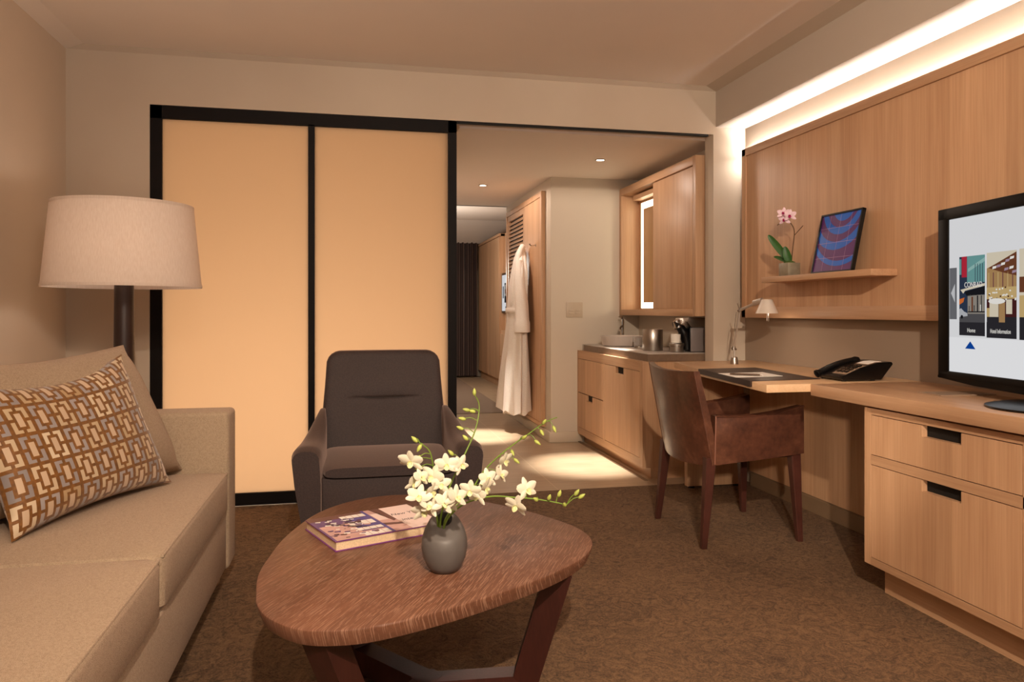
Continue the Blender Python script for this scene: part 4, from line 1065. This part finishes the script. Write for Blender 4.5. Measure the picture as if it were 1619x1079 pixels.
# book on the table
bo = thing('book', 'thick interiors picture book lying on the coffee table', 'book', (.05, 2.2, .40))
A_, B_, C_ = Vector((-.142, 2.283, .428)), Vector((.165, 2.407, .428)), Vector((-.055, 2.052, .428))
bu = (B_ - A_); bl_ = bu.length; bu.normalize(); bvv = (C_ - A_); bvv = (bvv - bu * bvv.dot(bu)); bw_ = bvv.length; bvv.normalize()   # bvv runs towards the camera
# the cover's title reads from the near side
def bslab(u0, u1, v0, v1, z0, z1):
    t = bx(u0, u1, v0, v1, z0, z1)
    t.transform(Matrix(((bu.x, bvv.x, 0, A_.x), (bu.y, bvv.y, 0, A_.y), (0, 0, 1, 0), (0, 0, 0, 1)))); return t
cover_m = [plain('cover_pink', lin(250, 226, 220), .35, var=.03), plain('cover_violet', lin(112, 84, 132), .35), plain('cover_white', lin(252, 246, 240), .35), plain('cover_rose', lin(214, 172, 166), .35, var=.08, scale=20), plain('cover_brown', lin(112, 76, 72), .35), plain('cover_dark', lin(58, 40, 48), .35), plain('cover_blue', lin(96, 88, 158), .35)]
b = bslab(0, bl_, 0, bw_, .4258, .428); t = bslab(0, bl_, 0, bw_, .4003, .4025)
me = bpy.data.meshes.new('t'); t.to_mesh(me); t.free(); b.from_mesh(me); bpy.data.meshes.remove(me)
add('cover', b, plain('cover_purple_edge', lin(124, 62, 132), .4), bo, smooth=0)
add('pages', bslab(.004, bl_ - .001, .003, bw_ - .004, .4025, .4258), plain('page_edges', lin(222, 196, 160), .8, var=.12, scale=300), bo, smooth=0)
b = B(); Zv = Vector((0, 0, 1))
def bp(u0, v0, u1, v1, mi, lift=.0002, poly=None): patch(b, A_, bu * bl_, bvv * bw_, u0, v0, u1, v1, mi, poly=poly, lift=lift, N=Zv)
bp(.001, .001, .54, .999, 1); bp(.54, .001, .70, .999, 3); bp(.70, .001, .999, .999, 0)
Lf = .0004
bp(.0, .0, .54, .16, 4, Lf); bp(.02, .80, .52, .99, 3, Lf); bp(.02, .40, .30, .78, 3, Lf)
for k, (a, c_) in enumerate(((.10, .22), (.38, .54), (.66, .76), (.84, .98))):
    bp(.28, a, .52, c_, 2, Lf + .0002)
    for q in range(3): bp(.33 + q * .06, a, .336 + q * .06, c_, 3, Lf + .0004)
bp(.30, .24, .54, .36, 6, Lf + .0001); bp(.30, .56, .54, .64, 6, Lf + .0001); bp(.51, .0, .54, 1.0, 6, Lf + .0005)
rnd = random.Random(3)
for k in range(60):
    u = .04 + rnd.random() * .36; v = .12 + rnd.random() * .82; s = .012 + rnd.random() * .03
    bp(0, 0, 0, 0, (2, 4, 5, 3, 2, 1)[k % 6], Lf + .0006 + k * 2e-6, [(u, v), (u + s * 1.4, v + s * .3), (u + s, v + s * 1.6), (u - s * .3, v + s)])
for k in range(10):
    u = .10 + k * .028; v = .30 + .05 * k * .6 + rnd.random() * .05
    bp(0, 0, 0, 0, 5, Lf + .0009, [(u, v), (u + .03, v + .02), (u + .028, v + .06), (u + .004, v + .05)])
bp(0, 0, 0, 0, 4, Lf, [(.60, .001), (.70, .001), (.70, .55), (.66, .60)]); bp(0, 0, 0, 0, 4, Lf, [(.54, .62), (.70, .70), (.70, .78), (.54, .72)])
bp(.55, .2, .64, .5, 0, Lf); bp(.55, .8, .70, .98, 3, Lf + .0001)
add('cover_print', b, cover_m, bo, smooth=0)
ink = plain('cover_ink', lin(60, 44, 62), .5)
tu_, tv2 = bu, -bvv
def btext(t_, size, u, v, mm=ink, shear=.0, xs=1.0): lettering(t_, size, mm, bo, A_ + bu * bl_ * u + bvv * bw_ * v + Vector((0, 0, .0004)), tu_, tv2, depth=.0001, shear=shear, xs=xs)
btext('New York', .030, .86, .40, shear=.25, xs=.8); btext('interiors', .030, .85, .66, shear=.25, xs=.8)

# vase with orchid sprays
VX, VY = .221, 1.853
vs = thing('vase', 'egg shaped charcoal vase on the coffee table', 'vase', (VX, VY, .40))
prof = [(.026, .4003), (.033, .402), (.044, .416), (.053, .436), (.0575, .460), (.056, .484), (.050, .504), (.040, .521), (.029, .531), (.021, .5345), (.019, .533), (.022, .526), (.034, .51), (.046, .48), (.046, .44), (.03, .41), (.001, .408)]
b = lathe(B(), prof, VX, VY, 48)
for v in b.verts:
    k = max(0, (v.co.z - .49) / .045)
    v.co.z += (-(v.co.x - VX) * -.10 + (v.co.y - VY) * .75) * k * .9 - .004 * k
add('vase_body', b, M['vase'], vs, smooth=80)
FLW = dict(S1=dict(pts=[(.214, 1.848, .45), (.208, 1.833, .516), (.214, 1.832, .56), (.233, 1.840, .614), (.27, 1.854, .684), (.301, 1.879, .738), (.315, 1.896, .783), (.316, 1.901, .811), (.304, 1.898, .834)]),
           S2=dict(pts=[(.224, 1.856, .45), (.217, 1.832, .516), (.232, 1.836, .549), (.29, 1.86, .597), (.334, 1.902, .639), (.396, 1.94, .679), (.465, 1.976, .713), (.518, 1.996, .741), (.556, 2.008, .752)]),
           S3=dict(pts=[(.222, 1.846, .45), (.217, 1.828, .516), (.240, 1.810, .559), (.277, 1.795, .585), (.33, 1.78, .598), (.382, 1.765, .596), (.427, 1.755, .593), (.48, 1.744, .584), (.505, 1.739, .578)]),
           S4=dict(pts=[(.212, 1.858, .45), (.203, 1.835, .52), (.193, 1.80, .568), (.188, 1.77, .618), (.183, 1.750, .667), (.179, 1.738, .698), (.17, 1.732, .726), (.148, 1.727, .745)]))
FL = dict(
  S4=[(0.127, 1.711, 0.705), (0.178, 1.721, 0.666), (0.132, 1.71, 0.653), (0.175, 1.711, 0.633), (0.144, 1.697, 0.627), (0.158, 1.725, 0.587), (0.150, 1.705, 0.668), (0.196, 1.715, 0.648), (0.172, 1.7, 0.602)],
  S1=[(0.219, 1.794, 0.676), (0.256, 1.806, 0.672), (0.217, 1.743, 0.604)],
  S2=[(0.322, 1.833, 0.606), (0.332, 1.862, 0.623), (0.373, 1.894, 0.624), (0.387, 1.911, 0.656)],
  S3=[(0.229, 1.689, 0.623), (0.286, 1.735, 0.612), (0.264, 1.713, 0.631), (0.200, 1.684, 0.612), (0.382, 1.749, 0.58), (0.412, 1.763, 0.614)],
)
BU = dict(
  S1=[(0.304, 1.898, 0.837), (0.286, 1.897, 0.794), (0.301, 1.899, 0.79), (0.275, 1.894, 0.772), (0.268, 1.886, 0.749), (0.279, 1.873, 0.725), (0.239, 1.851, 0.692)],
  S2=[(0.512, 1.987, 0.741), (0.542, 1.991, 0.725), (0.503, 1.979, 0.718), (0.485, 1.962, 0.694), (0.447, 1.95, 0.708), (0.412, 1.937, 0.674), (0.419, 1.925, 0.654)],
  S3=[(0.432, 1.748, 0.592), (0.462, 1.742, 0.595), (0.486, 1.737, 0.604), (0.499, 1.734, 0.579), (0.526, 1.728, 0.607), (0.537, 1.726, 0.599)],
  S4=[(0.139, 1.729, 0.75), (0.149, 1.727, 0.735), (0.145, 1.717, 0.712), (0.149, 1.727, 0.687)],
)
LBL = dict(S1='tall orchid spray with green buds rising from the charcoal vase', S2='orchid spray slanting up past the armchair towards the hall', S3='orchid spray arching low over the table towards the desk', S4='orchid spray crowded with white blooms drooping over the book')
for key, d in FLW.items():
    pts = smooth_pts(d['pts'], 5)
    spy = thing('orchid_spray', LBL[key], 'flower', d['pts'][1], group='orchid sprays in the vase')
    n = len(pts)
    sb_ = tube(B(), pts, [.0026 - .0013 * i / (n - 1) for i in range(n)], 8)
    for q in FL.get(key, []) + BU.get(key, []):
        q = Vector(q); nr = min(pts[6:], key=lambda p: (p - q).length + max(0, p.z - q.z) * .5)
        mid = (nr + q) / 2 + Vector((0, 0, .006))
        tube(sb_, smooth_pts([nr, mid, q], 3), .0011, 6)
    add('stem', sb_, M['stem'], spy)
    rnd = random.Random(key)
    for k, q in enumerate(FL.get(key, [])):
        face = Vector((rnd.uniform(-1.1, 1.1), -1, rnd.uniform(-.55, .6)))
        b = B(); flower(b, q, face,     .025 + rnd.random() * .006, .5, rnd.uniform(-.5, .5), k * 7 + len(key))
        add('bloom', b, [M['petal'], M['lip']], spy, smooth=80)
    for k, q in enumerate(BU.get(key, [])):
        b = B(); s = .016 if key != 'S2' else .017
        q = Vector(q); nr = min(pts[6:], key=lambda p: (p - q).length)
        dv_ = (q - nr); dv_.z += .004
        if dv_.length < .004: dv_ = Vector((-.3, 0, .8))
        bud(b, q - dv_.normalized() * s * .4, dv_, s * 1.25, .0052)
        add('bud', b, M['bud'], spy, smooth=80)
